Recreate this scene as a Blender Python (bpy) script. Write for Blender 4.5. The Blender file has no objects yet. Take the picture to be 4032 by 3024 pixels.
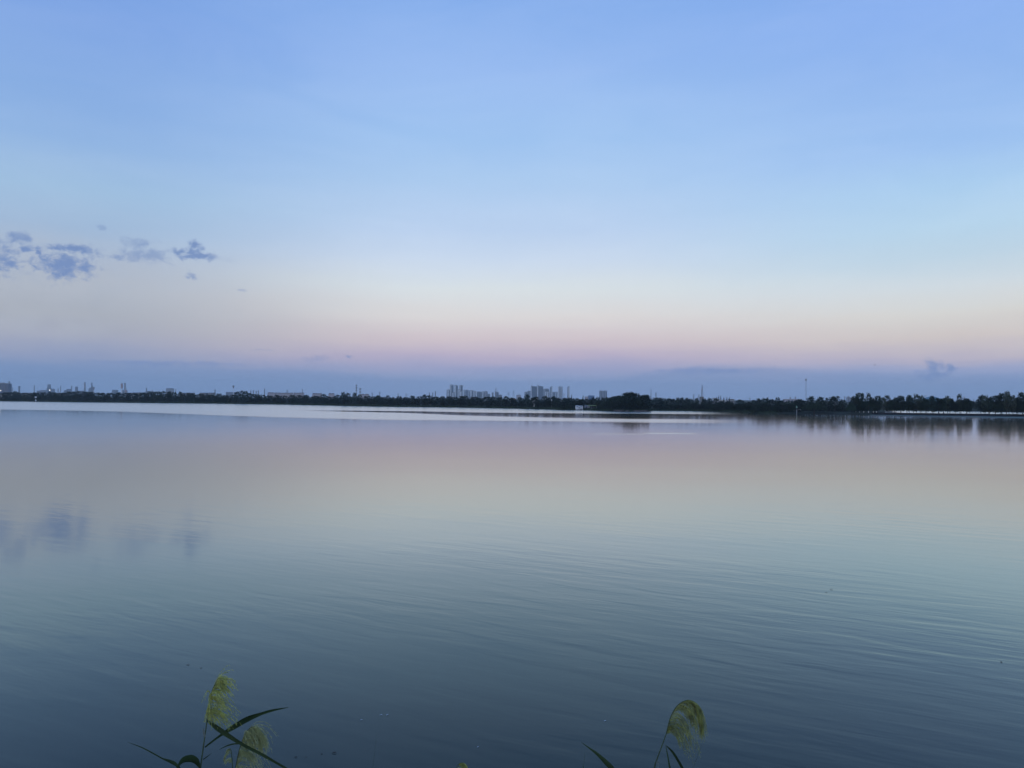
import bpy, math, random
from mathutils import Vector, Matrix
R = math.radians
C = bpy.context.scene.collection
sc = bpy.context.scene

# ---------------------------------------------------------------- camera
F = 2933.0                      # focal length in photograph pixels (4032 wide)
CAM_H = 6.0
cam_d = bpy.data.cameras.new('camera'); cam = bpy.data.objects.new('camera', cam_d); C.objects.link(cam)
cam_d.sensor_width = 36.0; cam_d.lens = 36.0 * F / 4032.0
cam_d.clip_start = 0.1; cam_d.clip_end = 30000
M = Matrix.Rotation(R(90 + 1.094), 3, 'X') @ Matrix.Rotation(R(0.34), 3, 'Z')
cam.matrix_world = Matrix.Translation((0, 0, CAM_H)) @ M.to_4x4()
sc.camera = cam
def ray(x, y): return M @ Vector(((x - 2016) / F, -(y - 1512) / F, -1))
def at(x, y, Y):
    d = ray(x, y); return Vector((0, 0, CAM_H)) + d * (Y / d.y)
def azel(x, y):
    d = ray(x, y).normalized(); return math.degrees(math.atan2(d.x, d.y)), math.degrees(math.asin(d.z))
def hor(x): return 1568 + (x - 2016) * 0.006
def wx(x, Y): return (x - 2016) / F * Y
def adj(D): return 17598 / (17598 / D - 6)      # distance for the horizon at row 1568
def on_water(x, y):
    d = ray(x, y); return Vector((0, 0, CAM_H)) + d * (-CAM_H / d.z)

# ---------------------------------------------------------------- render settings
sc.view_settings.view_transform = 'Standard'; sc.view_settings.look = 'None'
sc.view_settings.exposure = 0.0; sc.view_settings.gamma = 1.0
sc.render.engine = 'CYCLES'
sc.cycles.use_denoising = True
sc.cycles.max_bounces = 8; sc.cycles.volume_bounces = 1; sc.cycles.diffuse_bounces = 2; sc.cycles.glossy_bounces = 4
sc.cycles.sample_clamp_indirect = 4.0

# ---------------------------------------------------------------- sky
def lin(c): return tuple(((v / 255) / 12.92 if v / 255 <= 0.04045 else (((v / 255) + 0.055) / 1.055) ** 2.4) for v in c)
SUN_EL, SUN_AZ = 1.0, 215.0      # just set, behind the camera to the left
world = bpy.data.worlds.new('World'); sc.world = world; world.use_nodes = True
nt = world.node_tree; nt.nodes.clear()
def N(t, kind, **kw):
    n = t.nodes.new(kind)
    for k, v in kw.items(): setattr(n, k, v)
    return n
def math_node(t, op, a, b=None, c=None, clamp=False):
    n = t.nodes.new('ShaderNodeMath'); n.operation = op; n.use_clamp = clamp
    for i, v in enumerate((a, b, c)):
        if v is None: continue
        if isinstance(v, (int, float)): n.inputs[i].default_value = v
        else: t.links.new(v, n.inputs[i])
    return n.outputs[0]
def smooth(t, v, a, b, lo=0.0, hi=1.0):
    n = t.nodes.new('ShaderNodeMapRange'); n.interpolation_type = 'SMOOTHSTEP'
    t.links.new(v, n.inputs[0])
    for i, q in enumerate((a, b, lo, hi)): n.inputs[i + 1].default_value = q
    return n.outputs[0]
def noise(t, vec, scale, detail=2.0, rough=0.5, dist=0.0, out='Fac'):
    n = t.nodes.new('ShaderNodeTexNoise'); t.links.new(vec, n.inputs['Vector'])
    n.inputs['Scale'].default_value = scale; n.inputs['Detail'].default_value = detail
    n.inputs['Roughness'].default_value = rough; n.inputs['Distortion'].default_value = dist
    return n.outputs[out]
def mixc(t, f, a, b):
    n = t.nodes.new('ShaderNodeMix'); n.data_type = 'RGBA'
    if isinstance(f, (int, float)): n.inputs[0].default_value = f
    else: t.links.new(f, n.inputs[0])
    for i, v in ((6, a), (7, b)):
        if isinstance(v, tuple): n.inputs[i].default_value = (*v[:3], 1)
        else: t.links.new(v, n.inputs[i])
    return n.outputs[2]

tc = N(nt, 'ShaderNodeTexCoord').outputs['Generated']
sep = N(nt, 'ShaderNodeSeparateXYZ'); nt.links.new(tc, sep.inputs[0])
dx, dy, dz = sep.outputs
el = math_node(nt, 'MULTIPLY', math_node(nt, 'ARCSINE', math_node(nt, 'MAXIMUM', dz, 0.0)), 180 / math.pi)
az = math_node(nt, 'MULTIPLY', math_node(nt, 'ARCTAN2', dx, dy), 180 / math.pi)
# soft unevenness of the bands
wv = N(nt, 'ShaderNodeVectorMath', operation='MULTIPLY'); nt.links.new(tc, wv.inputs[0]); wv.inputs[1].default_value = (1, 1, 6)
warp = math_node(nt, 'SUBTRACT', noise(nt, wv.outputs[0], 2.2, 3, 0.5), 0.5)
wv2 = N(nt, 'ShaderNodeVectorMath', operation='MULTIPLY'); nt.links.new(tc, wv2.inputs[0]); wv2.inputs[1].default_value = (1, 1, 9)
warp2 = math_node(nt, 'SUBTRACT', noise(nt, wv2.outputs[0], 6.5, 5, 0.6), 0.5)
elw = math_node(nt, 'MAXIMUM', math_node(nt, 'ADD', math_node(nt, 'MULTIPLY_ADD', math_node(nt, 'MULTIPLY', warp2, smooth(nt, el, 12, 3)), 1.3, el), math_node(nt, 'MULTIPLY', warp, 1.8)), 0.0)
pos = math_node(nt, 'DIVIDE', elw, 90.0)
def ramp(stops):
    n = N(nt, 'ShaderNodeValToRGB'); cr = n.color_ramp; cr.interpolation = 'EASE'
    cr.interpolation = 'LINEAR'
    for i, (e, c) in enumerate(stops):
        s = cr.elements[i] if i < 2 else cr.elements.new(e / 90)
        s.position = e / 90
        s.color = (*lin(c), 1)
    nt.links.new(pos, n.inputs[0]); return n.outputs[0]
def stops(xpx, rows, top):
    out = []
    for y, c in rows: out.append((max(azel(xpx, y * 1.8228)[1], 0.0), c))
    out.sort(key=lambda s: s[0]); out = out[:]; out += [(45, top[0]), (80, top[1])]
    # ColorRamp starts with two elements: keep the ends in those slots
    return [out[0], out[-1]] + out[1:-1]
SKY_C = [(0, (135,175,236)), (150, (150,186,240)), (300, (161,197,241)), (400, (174,205,241)), (500, (190,212,241)),
         (560, (204,220,240)), (620, (220,228,232)), (680, (224,220,219)), (730, (214,200,205)), (770, (192,180,202)),
         (800, (164,168,202)), (830, (145,163,202)), (856, (138,159,198))]
SKY_L = [(0, (128,166,228)), (150, (137,174,228)), (300, (148,183,228)), (400, (160,192,224)), (480, (164,188,217)),
         (550, (172,186,207)), (620, (176,184,197)), (680, (172,177,187)), (730, (168,172,190)), (770, (150,161,192)),
         (800, (126,150,190)), (840, (118,146,186)), (852, (118,146,186))]
SKY_R = [(0, (140,178,240)), (150, (148,185,239)), (300, (160,196,242)), (400, (173,208,241)), (480, (185,215,238)),
         (550, (194,216,232)), (620, (212,222,228)), (680, (219,218,214)), (730, (214,204,200)), (770, (192,184,200)),
         (800, (154,167,205)), (840, (140,161,200)), (860, (136,157,196))]
TOP = ((118,160,228), (96,138,210))
cC, cL, cR = ramp(stops(1100*1.8228, SKY_C, TOP)), ramp(stops(100*1.8228, SKY_L, TOP)), ramp(stops(2100*1.8228, SKY_R, TOP))
col = mixc(nt, smooth(nt, az, -5, -31), cC, cL)
col = mixc(nt, smooth(nt, az, 5, 31), col, cR)
wv3 = N(nt, 'ShaderNodeVectorMath', operation='MULTIPLY'); nt.links.new(tc, wv3.inputs[0]); wv3.inputs[1].default_value = (1.2, 1.2, 5)
veil = noise(nt, wv3.outputs[0], 3.0, 6, 0.58, 0.6)
vs = N(nt, 'ShaderNodeHueSaturation'); nt.links.new(col, vs.inputs['Color']); nt.links.new(smooth(nt, veil, 0.3, 0.72, 0.988, 1.01), vs.inputs['Value']); nt.links.new(smooth(nt, veil, 0.3, 0.72, 1.02, 0.97), vs.inputs['Saturation'])
col = vs.outputs[0]
# low blue haze bank with an uneven top
EDGE = [azel(x, y) for x, y in ((0,1418),(350,1424),(700,1434),(1050,1452),(1400,1474),(1900,1496),(2350,1490),(2620,1462),(2850,1446),(3150,1456),(3400,1470),(3700,1478),(4032,1480))]
fc = N(nt, 'ShaderNodeFloatCurve'); nt.links.new(math_node(nt, 'DIVIDE', math_node(nt, 'ADD', az, 36.0), 72.0, clamp=True), fc.inputs['Value'])
cu = fc.mapping.curves[0]; EP = [((a + 36) / 72, e / 5) for a, e in EDGE]
cu.points[0].location = (0, EP[0][1]); cu.points[1].location = (1, EP[-1][1])
for p_ in EP: cu.points.new(*p_)
fc.mapping.update()
rag = math_node(nt, 'MULTIPLY', math_node(nt, 'SUBTRACT', noise(nt, wv2.outputs[0], 16, 5, 0.6), 0.5), 0.7)
bank = smooth(nt, math_node(nt, 'SUBTRACT', math_node(nt, 'ADD', el, rag), math_node(nt, 'MULTIPLY', fc.outputs[0], 5.0)), 0.32, -0.36, 0.0, 0.52)
col = mixc(nt, bank, col, lin((122, 148, 192)))
# clouds: small dusk-blue cumulus
cv = N(nt, 'ShaderNodeCombineXYZ'); nt.links.new(az, cv.inputs[0]); nt.links.new(el, cv.inputs[1])
nvec = noise(nt, cv.outputs[0], 0.75, 6, 0.62, 0, 'Color')
wsub = N(nt, 'ShaderNodeVectorMath', operation='SUBTRACT'); nt.links.new(nvec, wsub.inputs[0]); wsub.inputs[1].default_value = (0.5, 0.5, 0.5)
wsc = N(nt, 'ShaderNodeVectorMath', operation='MULTIPLY'); nt.links.new(wsub.outputs[0], wsc.inputs[0]); wsc.inputs[1].default_value = (1.2, 0.7, 0)
cw = N(nt, 'ShaderNodeVectorMath', operation='ADD'); nt.links.new(cv.outputs[0], cw.inputs[0]); nt.links.new(wsc.outputs[0], cw.inputs[1])
CLOUDS = [(250,1042,125,58,.95), (10,1020,55,60,.85), (72,938,42,30,.6), (103,980,26,16,.6), (146,990,20,18,.6), (304,984,95,20,.7),
          (217,980,32,10,.6), (548,960,60,26,.42), (607,1000,42,30,.6), (757,996,46,26,.9), (768,966,22,26,.9), (788,985,20,22,.9), (700,988,46,14,.6), (754,1086,22,15,.75),
          (399,896,20,13,.4), (944,1143,16,6,.4), (1251,1413,62,15,.4), (1377,1406,24,9,.7), (3674,1448,44,34,.75), (3674,1475,85,22,.6), (3746,1450,24,18,.5),
          (560,1010,110,30,.25), (800,1010,120,20,.2), (1030,1378,50,4,.4), (2800,1460,260,14,.55), (690,1430,330,12,.5)]
best = None; dens = None
for (x, y, rx, ry, s) in CLOUDS:
    a, e = azel(x, y); f = 180 / math.pi / F
    sub = N(nt, 'ShaderNodeVectorMath', operation='SUBTRACT'); nt.links.new(cw.outputs[0], sub.inputs[0]); sub.inputs[1].default_value = (a, e, 0)
    mul = N(nt, 'ShaderNodeVectorMath', operation='MULTIPLY'); nt.links.new(sub.outputs[0], mul.inputs[0]); mul.inputs[1].default_value = (1 / (rx * f), 1 / (ry * f), 0)
    ln = N(nt, 'ShaderNodeVectorMath', operation='LENGTH'); nt.links.new(mul.outputs[0], ln.inputs[0])
    m = math_node(nt, 'SUBTRACT', 1.0, ln.outputs['Value']); d_ = smooth(nt, ln.outputs['Value'], 2.4, 1.2, 0, s)
    best = m if best is None else math_node(nt, 'MAXIMUM', best, m)
    dens = d_ if dens is None else math_node(nt, 'MAXIMUM', dens, d_)
fv = N(nt, 'ShaderNodeVectorMath', operation='MULTIPLY'); nt.links.new(cv.outputs[0], fv.inputs[0]); fv.inputs[1].default_value = (0.9, 1.3, 1)
fine = noise(nt, fv.outputs[0], 1.7, 8, 0.66, 0.5)
val = math_node(nt, 'MULTIPLY_ADD', math_node(nt, 'SUBTRACT', fine, 0.5), 2.9, math_node(nt, 'MAXIMUM', best, -3.0))
mask = math_node(nt, 'MULTIPLY', smooth(nt, val, -0.1, 0.95), dens)
vl = None
for (x, y, rx, ry, s_) in ((330,1120,480,95,.45), (120,1260,420,80,.35), (700,1240,420,60,.25), (80,1010,260,90,.3)):
    a, e = azel(x, y); f = 180 / math.pi / F
    sub = N(nt, 'ShaderNodeVectorMath', operation='SUBTRACT'); nt.links.new(cw.outputs[0], sub.inputs[0]); sub.inputs[1].default_value = (a, e, 0)
    mul = N(nt, 'ShaderNodeVectorMath', operation='MULTIPLY'); nt.links.new(sub.outputs[0], mul.inputs[0]); mul.inputs[1].default_value = (1 / (rx * f), 1 / (ry * f), 0)
    ln = N(nt, 'ShaderNodeVectorMath', operation='LENGTH'); nt.links.new(mul.outputs[0], ln.inputs[0])
    d_ = smooth(nt, ln.outputs['Value'], 1.5, 0.1, 0, s_); vl = d_ if vl is None else math_node(nt, 'MAXIMUM', vl, d_)
col = mixc(nt, math_node(nt, 'MULTIPLY', vl, smooth(nt, noise(nt, fv.outputs[0], 0.45, 5, 0.6, 0.4), 0.32, 0.62, 0.15, 1.0)), col, lin((184, 190, 200)))
col = mixc(nt, mask, col, lin((116, 142, 190)))
nish = N(nt, 'ShaderNodeTexSky', sky_type='NISHITA', sun_disc=False)
nish.sun_elevation = R(SUN_EL); nish.sun_rotation = R(SUN_AZ)
bg1 = N(nt, 'ShaderNodeBackground'); nt.links.new(col, bg1.inputs[0]); bg1.inputs[1].default_value = 1.07
bg2 = N(nt, 'ShaderNodeBackground'); nt.links.new(nish.outputs[0], bg2.inputs[0]); bg2.inputs[1].default_value = 0.05
ms = N(nt, 'ShaderNodeMixShader'); ms.inputs[0].default_value = 0.06
nt.links.new(bg1.outputs[0], ms.inputs[1]); nt.links.new(bg2.outputs[0], ms.inputs[2])
wo = N(nt, 'ShaderNodeOutputWorld'); nt.links.new(ms.outputs[0], wo.inputs[0])

# ---------------------------------------------------------------- sun: faint afterglow, very soft
sd = bpy.data.lights.new('sun', 'SUN'); sd.energy = 0.5; sd.angle = R(25); sd.color = (1.0, 0.9, 0.82)
so = bpy.data.objects.new('sun', sd); C.objects.link(so)
a = R(SUN_AZ); e = R(6)
so.rotation_euler = (-Vector((math.sin(a) * math.cos(e), math.cos(a) * math.cos(e), math.sin(e)))).to_track_quat('-Z', 'Y').to_euler()

# ---------------------------------------------------------------- materials
MATS = {}
def mat(name, base, rough=0.8, var=0.15, scale=1.0, spec=0.3, objvar=0.0, metallic=0.0):
    if name in MATS: return MATS[name]
    m = bpy.data.materials.new(name); m.use_nodes = True; t = m.node_tree; t.nodes.clear()
    p = N(t, 'ShaderNodeBsdfPrincipled'); o = N(t, 'ShaderNodeOutputMaterial'); t.links.new(p.outputs[0], o.inputs[0])
    g = N(t, 'ShaderNodeNewGeometry').outputs['Position']
    n = noise(t, g, scale, 3, 0.6)
    lo = tuple(v * (1 - var) for v in base); hi = tuple(v * (1 + var) for v in base)
    c = mixc(t, smooth(t, n, 0.3, 0.7), lo, hi)
    if objvar:
        oi = N(t, 'ShaderNodeObjectInfo').outputs['Random']
        hs = N(t, 'ShaderNodeHueSaturation'); t.links.new(c, hs.inputs['Color'])
        t.links.new(math_node(t, 'MULTIPLY_ADD', oi, objvar * 2, 1 - objvar), hs.inputs['Value'])
        t.links.new(math_node(t, 'MULTIPLY_ADD', oi, 0.05, 0.475), hs.inputs['Hue'])
        c = hs.outputs[0]
    t.links.new(c, p.inputs['Base Color']); p.inputs['Roughness'].default_value = rough
    p.inputs['Specular IOR Level'].default_value = spec; p.inputs['Metallic'].default_value = metallic
    MATS[name] = m; return m
def facade(name, wall, glass, fw=3.4, fh=3.1):
    """far facade: rows of small windows in a plain wall"""
    if name in MATS: return MATS[name]
    m = bpy.data.materials.new(name); m.use_nodes = True; t = m.node_tree; t.nodes.clear()
    p = N(t, 'ShaderNodeBsdfPrincipled'); o = N(t, 'ShaderNodeOutputMaterial'); t.links.new(p.outputs[0], o.inputs[0])
    g = N(t, 'ShaderNodeTexCoord').outputs['Object']
    s = N(t, 'ShaderNodeSeparateXYZ'); t.links.new(g, s.inputs[0])
    hx = math_node(t, 'ADD', s.outputs[0], s.outputs[1])
    fx = math_node(t, 'FRACT', math_node(t, 'DIVIDE', hx, fw)); fz = math_node(t, 'FRACT', math_node(t, 'DIVIDE', s.outputs[2], fh))
    wx_ = math_node(t, 'LESS_THAN', math_node(t, 'ABSOLUTE', math_node(t, 'SUBTRACT', fx, 0.5)), 0.28)
    wz_ = math_node(t, 'LESS_THAN', math_node(t, 'ABSOLUTE', math_node(t, 'SUBTRACT', fz, 0.5)), 0.26)
    c = mixc(t, math_node(t, 'MULTIPLY', wx_, wz_), wall, glass)
    t.links.new(c, p.inputs['Base Color']); p.inputs['Roughness'].default_value = 0.8
    MATS[name] = m; return m

m_leaf = mat('dark_foliage', (0.018, 0.031, 0.019), 0.75, 0.35, 0.35, 0.2, objvar=0.35)
m_pale = mat('pale_foliage', (0.058, 0.072, 0.048), 0.75, 0.3, 0.35, 0.2, objvar=0.2)
m_will = mat('willow_foliage', (0.028, 0.046, 0.026), 0.75, 0.3, 0.35, 0.2, objvar=0.15)
m_under = mat('undergrowth_leaf', (0.018, 0.026, 0.016), 0.8, 0.4, 0.2, 0.15)
m_brown = mat('dry_shrub_leaf', (0.045, 0.038, 0.034), 0.85, 0.35, 0.3, 0.1)
m_grass = mat('shore_grass', (0.046, 0.066, 0.040), 0.85, 0.4, 0.12, 0.1)
m_bark = mat('bark', (0.06, 0.05, 0.042), 0.9, 0.3, 3.0, 0.1)
m_lime = mat('limewash', (0.75, 0.75, 0.72), 0.9, 0.1, 2.0, 0.2)
m_soil = mat('soil', (0.045, 0.050, 0.036), 0.95, 0.35, 0.15, 0.1)
m_bank = mat('causeway_soil', (0.040, 0.033, 0.030), 0.95, 0.35, 0.3, 0.1)
m_algae = mat('algae', (0.075, 0.11, 0.085), 0.6, 0.4, 0.25, 0.3)
m_white = mat('white_render', (0.72, 0.72, 0.72), 0.7, 0.08, 0.6)
m_grey = mat('grey_render', (0.30, 0.31, 0.33), 0.8, 0.12, 0.4)
m_wall = mat('weathered_stone', (0.085, 0.08, 0.08), 0.9, 0.35, 0.8)
m_stone = mat('pale_stone', (0.26, 0.25, 0.24), 0.9, 0.25, 0.8)
m_dark = mat('dark_glass_and_shade', (0.07, 0.085, 0.115), 0.35, 0.15, 0.3, 0.5)
m_roofb = mat('brown_tile', (0.16, 0.10, 0.085), 0.85, 0.2, 0.5)
m_teal = mat('teal_metal_roof', (0.10, 0.19, 0.24), 0.6, 0.1, 0.2)
m_green = mat('green_canopy', (0.20, 0.28, 0.15), 0.7, 0.1, 0.5)
m_steel = mat('galvanised_steel', (0.34, 0.35, 0.38), 0.6, 0.1, 0.5)
m_wpole = mat('white_pole', (0.75, 0.75, 0.75), 0.6, 0.05, 0.5)
m_red = mat('red_band', (0.48, 0.38, 0.38), 0.7, 0.1, 0.5)
m_conc = mat('concrete', (0.27, 0.27, 0.28), 0.9, 0.12, 0.1)
m_plant = mat('factory_steel', (0.16, 0.17, 0.20), 0.8, 0.15, 0.08)
f_pale = facade('pale_facade', (0.85, 0.85, 0.84), (0.45, 0.47, 0.50))
f_mid = facade('grey_facade', (0.40, 0.41, 0.44), (0.08, 0.10, 0.13))
f_dark = facade('dark_facade', (0.13, 0.14, 0.18), (0.05, 0.06, 0.09))
f_pink = facade('pinkish_facade', (0.52, 0.44, 0.43), (0.22, 0.20, 0.22))
f_brown = facade('brown_facade', (0.25, 0.21, 0.20), (0.10, 0.09, 0.10))
m_blue = mat('blue_cladding', (0.10, 0.17, 0.30), 0.6, 0.08, 0.1)

# ---------------------------------------------------------------- mesh helper
class MB:
    def __init__(s): s.v = []; s.f = []
    def quad(s, a, b, c, d):
        n = len(s.v); s.v += [tuple(a), tuple(b), tuple(c), tuple(d)]; s.f.append((n, n + 1, n + 2, n + 3))
    def box(s, x0, x1, y0, y1, z0, z1, tx=0.0, ty=0.0):
        """axis-aligned box whose top is inset by tx, ty"""
        n = len(s.v)
        s.v += [(x0, y0, z0), (x1, y0, z0), (x1, y1, z0), (x0, y1, z0), (x0 + tx, y0 + ty, z1), (x1 - tx, y0 + ty, z1), (x1 - tx, y1 - ty, z1), (x0 + tx, y1 - ty, z1)]
        s.f += [(n, n + 3, n + 2, n + 1), (n + 4, n + 5, n + 6, n + 7), (n, n + 1, n + 5, n + 4), (n + 1, n + 2, n + 6, n + 5), (n + 2, n + 3, n + 7, n + 6), (n + 3, n, n + 4, n + 7)]
    def tube(s, pts, rad, seg=6, cap=True):
        pts = [Vector(p) for p in pts]; n0 = len(s.v); k = len(pts)
        if isinstance(rad, (int, float)): rad = [rad] * k
        ref = None
        for i, p in enumerate(pts):
            d = (pts[min(i + 1, k - 1)] - pts[max(i - 1, 0)]).normalized()
            if ref is None: ref = d.orthogonal().normalized()
            u = (ref - d * ref.dot(d)).normalized(); w = d.cross(u); ref = u
            for j in range(seg):
                q = 2 * math.pi * j / seg; s.v.append(tuple(p + (u * math.cos(q) + w * math.sin(q)) * rad[i]))
        for i in range(k - 1):
            for j in range(seg):
                a = n0 + i * seg + j; b = n0 + i * seg + (j + 1) % seg; s.f.append((a, b, b + seg, a + seg))
        if cap:
            s.f.append(tuple(n0 + j for j in range(seg))[::-1]); s.f.append(tuple(n0 + (k - 1) * seg + j for j in range(seg)))
    def bar(s, a, b, t): s.tube([a, b], t, 4)
    def ribbon(s, pts, widths, side, fold=0.0):
        """leaf blade: strip across 'side', folded along the midrib"""
        pts = [Vector(p) for p in pts]; n0 = len(s.v); k = len(pts)
        for i, p in enumerate(pts):
            d = (pts[min(i + 1, k - 1)] - pts[max(i - 1, 0)]).normalized()
            sd_ = side[i] if isinstance(side, list) else side
            u = (sd_ - d * sd_.dot(d))
            u = u.normalized() if u.length > 1e-6 else d.orthogonal().normalized()
            nrm = d.cross(u); w = widths[i] * 0.5
            s.v += [tuple(p - u * w + nrm * fold * w), tuple(p), tuple(p + u * w + nrm * fold * w)]
        for i in range(k - 1):
            a = n0 + i * 3; s.f += [(a, a + 1, a + 4, a + 3), (a + 1, a + 2, a + 5, a + 4)]
    def mesh(s, name, m, smooth_=False):
        me = bpy.data.meshes.new(name); me.from_pydata(s.v, [], s.f); me.materials.append(m)
        if smooth_: me.polygons.foreach_set('use_smooth', [True] * len(me.polygons))
        me.update(); return me
    def build(s, name, m, parent=None, smooth_=False):
        return link(name, s.mesh(name, m, smooth_), parent)
def link(name, me, parent=None, loc=None):
    o = bpy.data.objects.new(name, me); C.objects.link(o)
    if parent: o.parent = parent
    if loc is not None: o.location = loc
    return o
def tag(o, label=None, cat=None, group=None, kind=None):
    if label: o['label'] = label
    if cat: o['category'] = cat
    if group: o['group'] = group
    if kind: o['kind'] = kind
    return o
def thing(name, loc, label, cat, group=None, rz=0.0):
    o = bpy.data.objects.new(name, None); o.empty_display_size = 0.2; C.objects.link(o)
    o.location = loc; o.rotation_euler = (0, 0, rz); return tag(o, label, cat, group)

# ---------------------------------------------------------------- shoreline
SHORE_PX = [(-900,1573),(-300,1577),(0,1580),(300,1584),(800,1589),(1100,1593),(1500,1601.6),(1800,1605),(2050,1610),(2200,1614),(2300,1616),(2400,1619),(2480,1621),(2545,1621),
            (2575,1617.5),(2700,1618.5),(2800,1620),(2900,1622.5),(3000,1626),(3200,1629.5),(3340,1632),(3430,1634)]
def lerp_list(lst, x):
    if x <= lst[0][0]: return lst[0][1]
    for (a, b), (c, d) in zip(lst, lst[1:]):
        if x <= c: return b + (d - b) * (x - a) / (c - a)
    return lst[-1][1]
def shoreD(x): return CAM_H * F / (lerp_list(SHORE_PX, x) - hor(x))
shore = [(wx(x, shoreD(x)), shoreD(x)) for x in [p[0] for p in SHORE_PX]]
# behind the causeway lies a lagoon: the mainland shore turns back, then runs on to the right
shore += [(wx(x, adj(D)), adj(D)) for x, D in ((3485, 300), (3482, 345), (3490, 398), (3700, 382), (3900, 362), (4100, 350), (4600, 330), (5200, 320))]
prof = [(1.0, -0.5), (1.008, 0.15), (1.03, 0.75), (1.08, 1.0), (1.6, 1.1)]
mb = MB(); nrow = len(shore)
rng = random.Random(3)
for s, z in prof:
    for X, Y in shore: mb.v.append((X * s, Y * s, z))
for X, Y in shore: mb.v.append((X / Y * 6600, 6600, 1.2))
for r in range(len(prof)):
    for i in range(nrow - 1):
        a = r * nrow + i; mb.f.append((a, a + 1, a + 1 + nrow, a + nrow))
tag(mb.build('far_shore_ground', m_soil), kind='structure')

# causeway in front of the lagoon
CW = [(3425, 282, 268), (3520, 277, 262), (3700, 271, 254), (3900, 266, 245), (4032, 263, 239), (4400, 258, 232), (5200, 250, 226)]; CW = [(x, adj(a), adj(b)) for x, a, b in CW]   # px, base Y, algae front Y
mb = MB(); al = MB()
for x, yb, ya in CW:
    X = lambda Y: wx(x, Y)
    for Y, z in ((yb - 1.5, -0.4), (yb, 0.1), (yb + 3.5, 0.78), (yb + 8, 0.85), (yb + 11, 0.7), (yb + 14, -0.4)): mb.v.append((X(Y), Y, z))
    for Y in (ya, ya + (yb - ya) * .33, ya + (yb - ya) * .66, yb): al.v.append((X(Y) + rng.uniform(-.5, .5), Y, 0.02))
for i in range(len(CW) - 1):
    for j in range(5):
        a = i * 6 + j; mb.f.append((a, a + 6, a + 7, a + 1))
    for j in range(3):
        a = i * 4 + j; al.f.append((a, a + 4, a + 5, a + 1))
tag(mb.build('causeway', m_bank), kind='structure')
tag(al.build('algae_shallows', m_algae), kind='structure')

# near bank that carries the reeds and the photographer
def bankz(Y): return 4.3 if Y < 0.8 else max(4.3 - 0.55 * (Y - 0.8), -0.6)
mb = MB(); ys = [-1300, -60, -8, -2, 0.8, 2, 3, 4, 5, 6, 7, 8, 9.2, 10.2]; xs = [-1300, -200] + [i * 4 for i in range(-12, 13)] + [200, 1300]
for Y in ys:
    for X in xs: mb.v.append((X, Y + 0.25 * math.sin(X * .7), bankz(Y) + (0.06 * math.sin(X * 1.3 + Y * 2) if abs(X) < 50 else 0)))
nx = len(xs)
for r in range(len(ys) - 1):
    for i in range(nx - 1):
        a = r * nx + i; mb.f.append((a, a + 1, a + 1 + nx, a + nx))
tag(mb.build('near_bank', m_soil), kind='structure')

# ---------------------------------------------------------------- water
def curve(t, v, pts, x0, x1, y0, y1):
    """piecewise curve through (x, y) world points as a Float Curve"""
    n = t.nodes.new('ShaderNodeFloatCurve'); t.links.new(math_node(t, 'DIVIDE', math_node(t, 'SUBTRACT', v, x0), x1 - x0, clamp=True), n.inputs['Value'])
    cu = n.mapping.curves[0]
    P = [((x - x0) / (x1 - x0), (y - y0) / (y1 - y0)) for x, y in pts]
    cu.points[0].location = P[0]; cu.points[1].location = P[-1]
    for p in P[1:-1]: cu.points.new(*p)
    n.mapping.update()
    return math_node(t, 'MULTIPLY_ADD', n.outputs[0], y1 - y0, y0)
def wpts(lst):
    out = []
    for x, y in lst:
        p = on_water(x, y); out.append((p.x, p.y))
    return out
wm = bpy.data.materials.new('lake_water'); wm.use_nodes = True; t = wm.node_tree; t.nodes.clear()
geo = N(t, 'ShaderNodeNewGeometry').outputs['Position']
sp = N(t, 'ShaderNodeSeparateXYZ'); t.links.new(geo, sp.inputs[0]); PX, PY = sp.outputs[0], sp.outputs[1]
def mapped(scale, rot):
    m = N(t, 'ShaderNodeMapping', vector_type='TEXTURE'); t.links.new(geo, m.inputs[0]); m.inputs['Scale'].default_value = tuple(1 / v for v in scale); m.inputs['Rotation'].default_value = (0, 0, R(rot)); return m.outputs[0]
# wind-ruffled zone along the far shore, its calm lanes and thin streaks
wob = math_node(t, 'MULTIPLY', math_node(t, 'SUBTRACT', noise(t, mapped((.012, .03, 1), 0), 1, 3), 0.5), 16.0)
PYw = math_node(t, 'ADD', PY, wob)
E = curve(t, PX, wpts([(-300,1606),(0,1612),(350,1618),(700,1629),(1000,1640),(1500,1652),(2000,1657.5),(2400,1661.5),(2800,1667),(3100,1669)]), -420, 95, 150, 420)
feather = math_node(t, 'MULTIPLY', math_node(t, 'SUBTRACT', noise(t, mapped((.03, .35, 1), -6), 1, 4, 0.65), 0.5), 26.0)
edge = smooth(t, math_node(t, 'SUBTRACT', math_node(t, 'ADD', PY, feather), math_node(t, 'ADD', E, math_node(t, 'MULTIPLY', wob, 0.2))), -5, 7)
rightfade = smooth(t, math_node(t, 'MULTIPLY_ADD', PYw, -0.55, math_node(t, 'MULTIPLY', PX, 1.0)), -40, -75)
leftall = smooth(t, PX, 62, 30)
B = curve(t, PX, wpts([(900,1612),(1100,1615),(1500,1620.5),(2000,1632),(2400,1637),(2700,1639),(2900,1641)]), -160, 100, 200, 420)
thick = smooth(t, PX, -110, 40, 4.0, 40.0)
lane = smooth(t, math_node(t, 'DIVIDE', math_node(t, 'ABSOLUTE', math_node(t, 'SUBTRACT', PYw, B)), thick), 1.25, 0.75)
lane = math_node(t, 'MULTIPLY', lane, smooth(t, PX, -105, -70))
ruff = math_node(t, 'MULTIPLY', edge, math_node(t, 'SUBTRACT', 1.0, lane))
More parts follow.
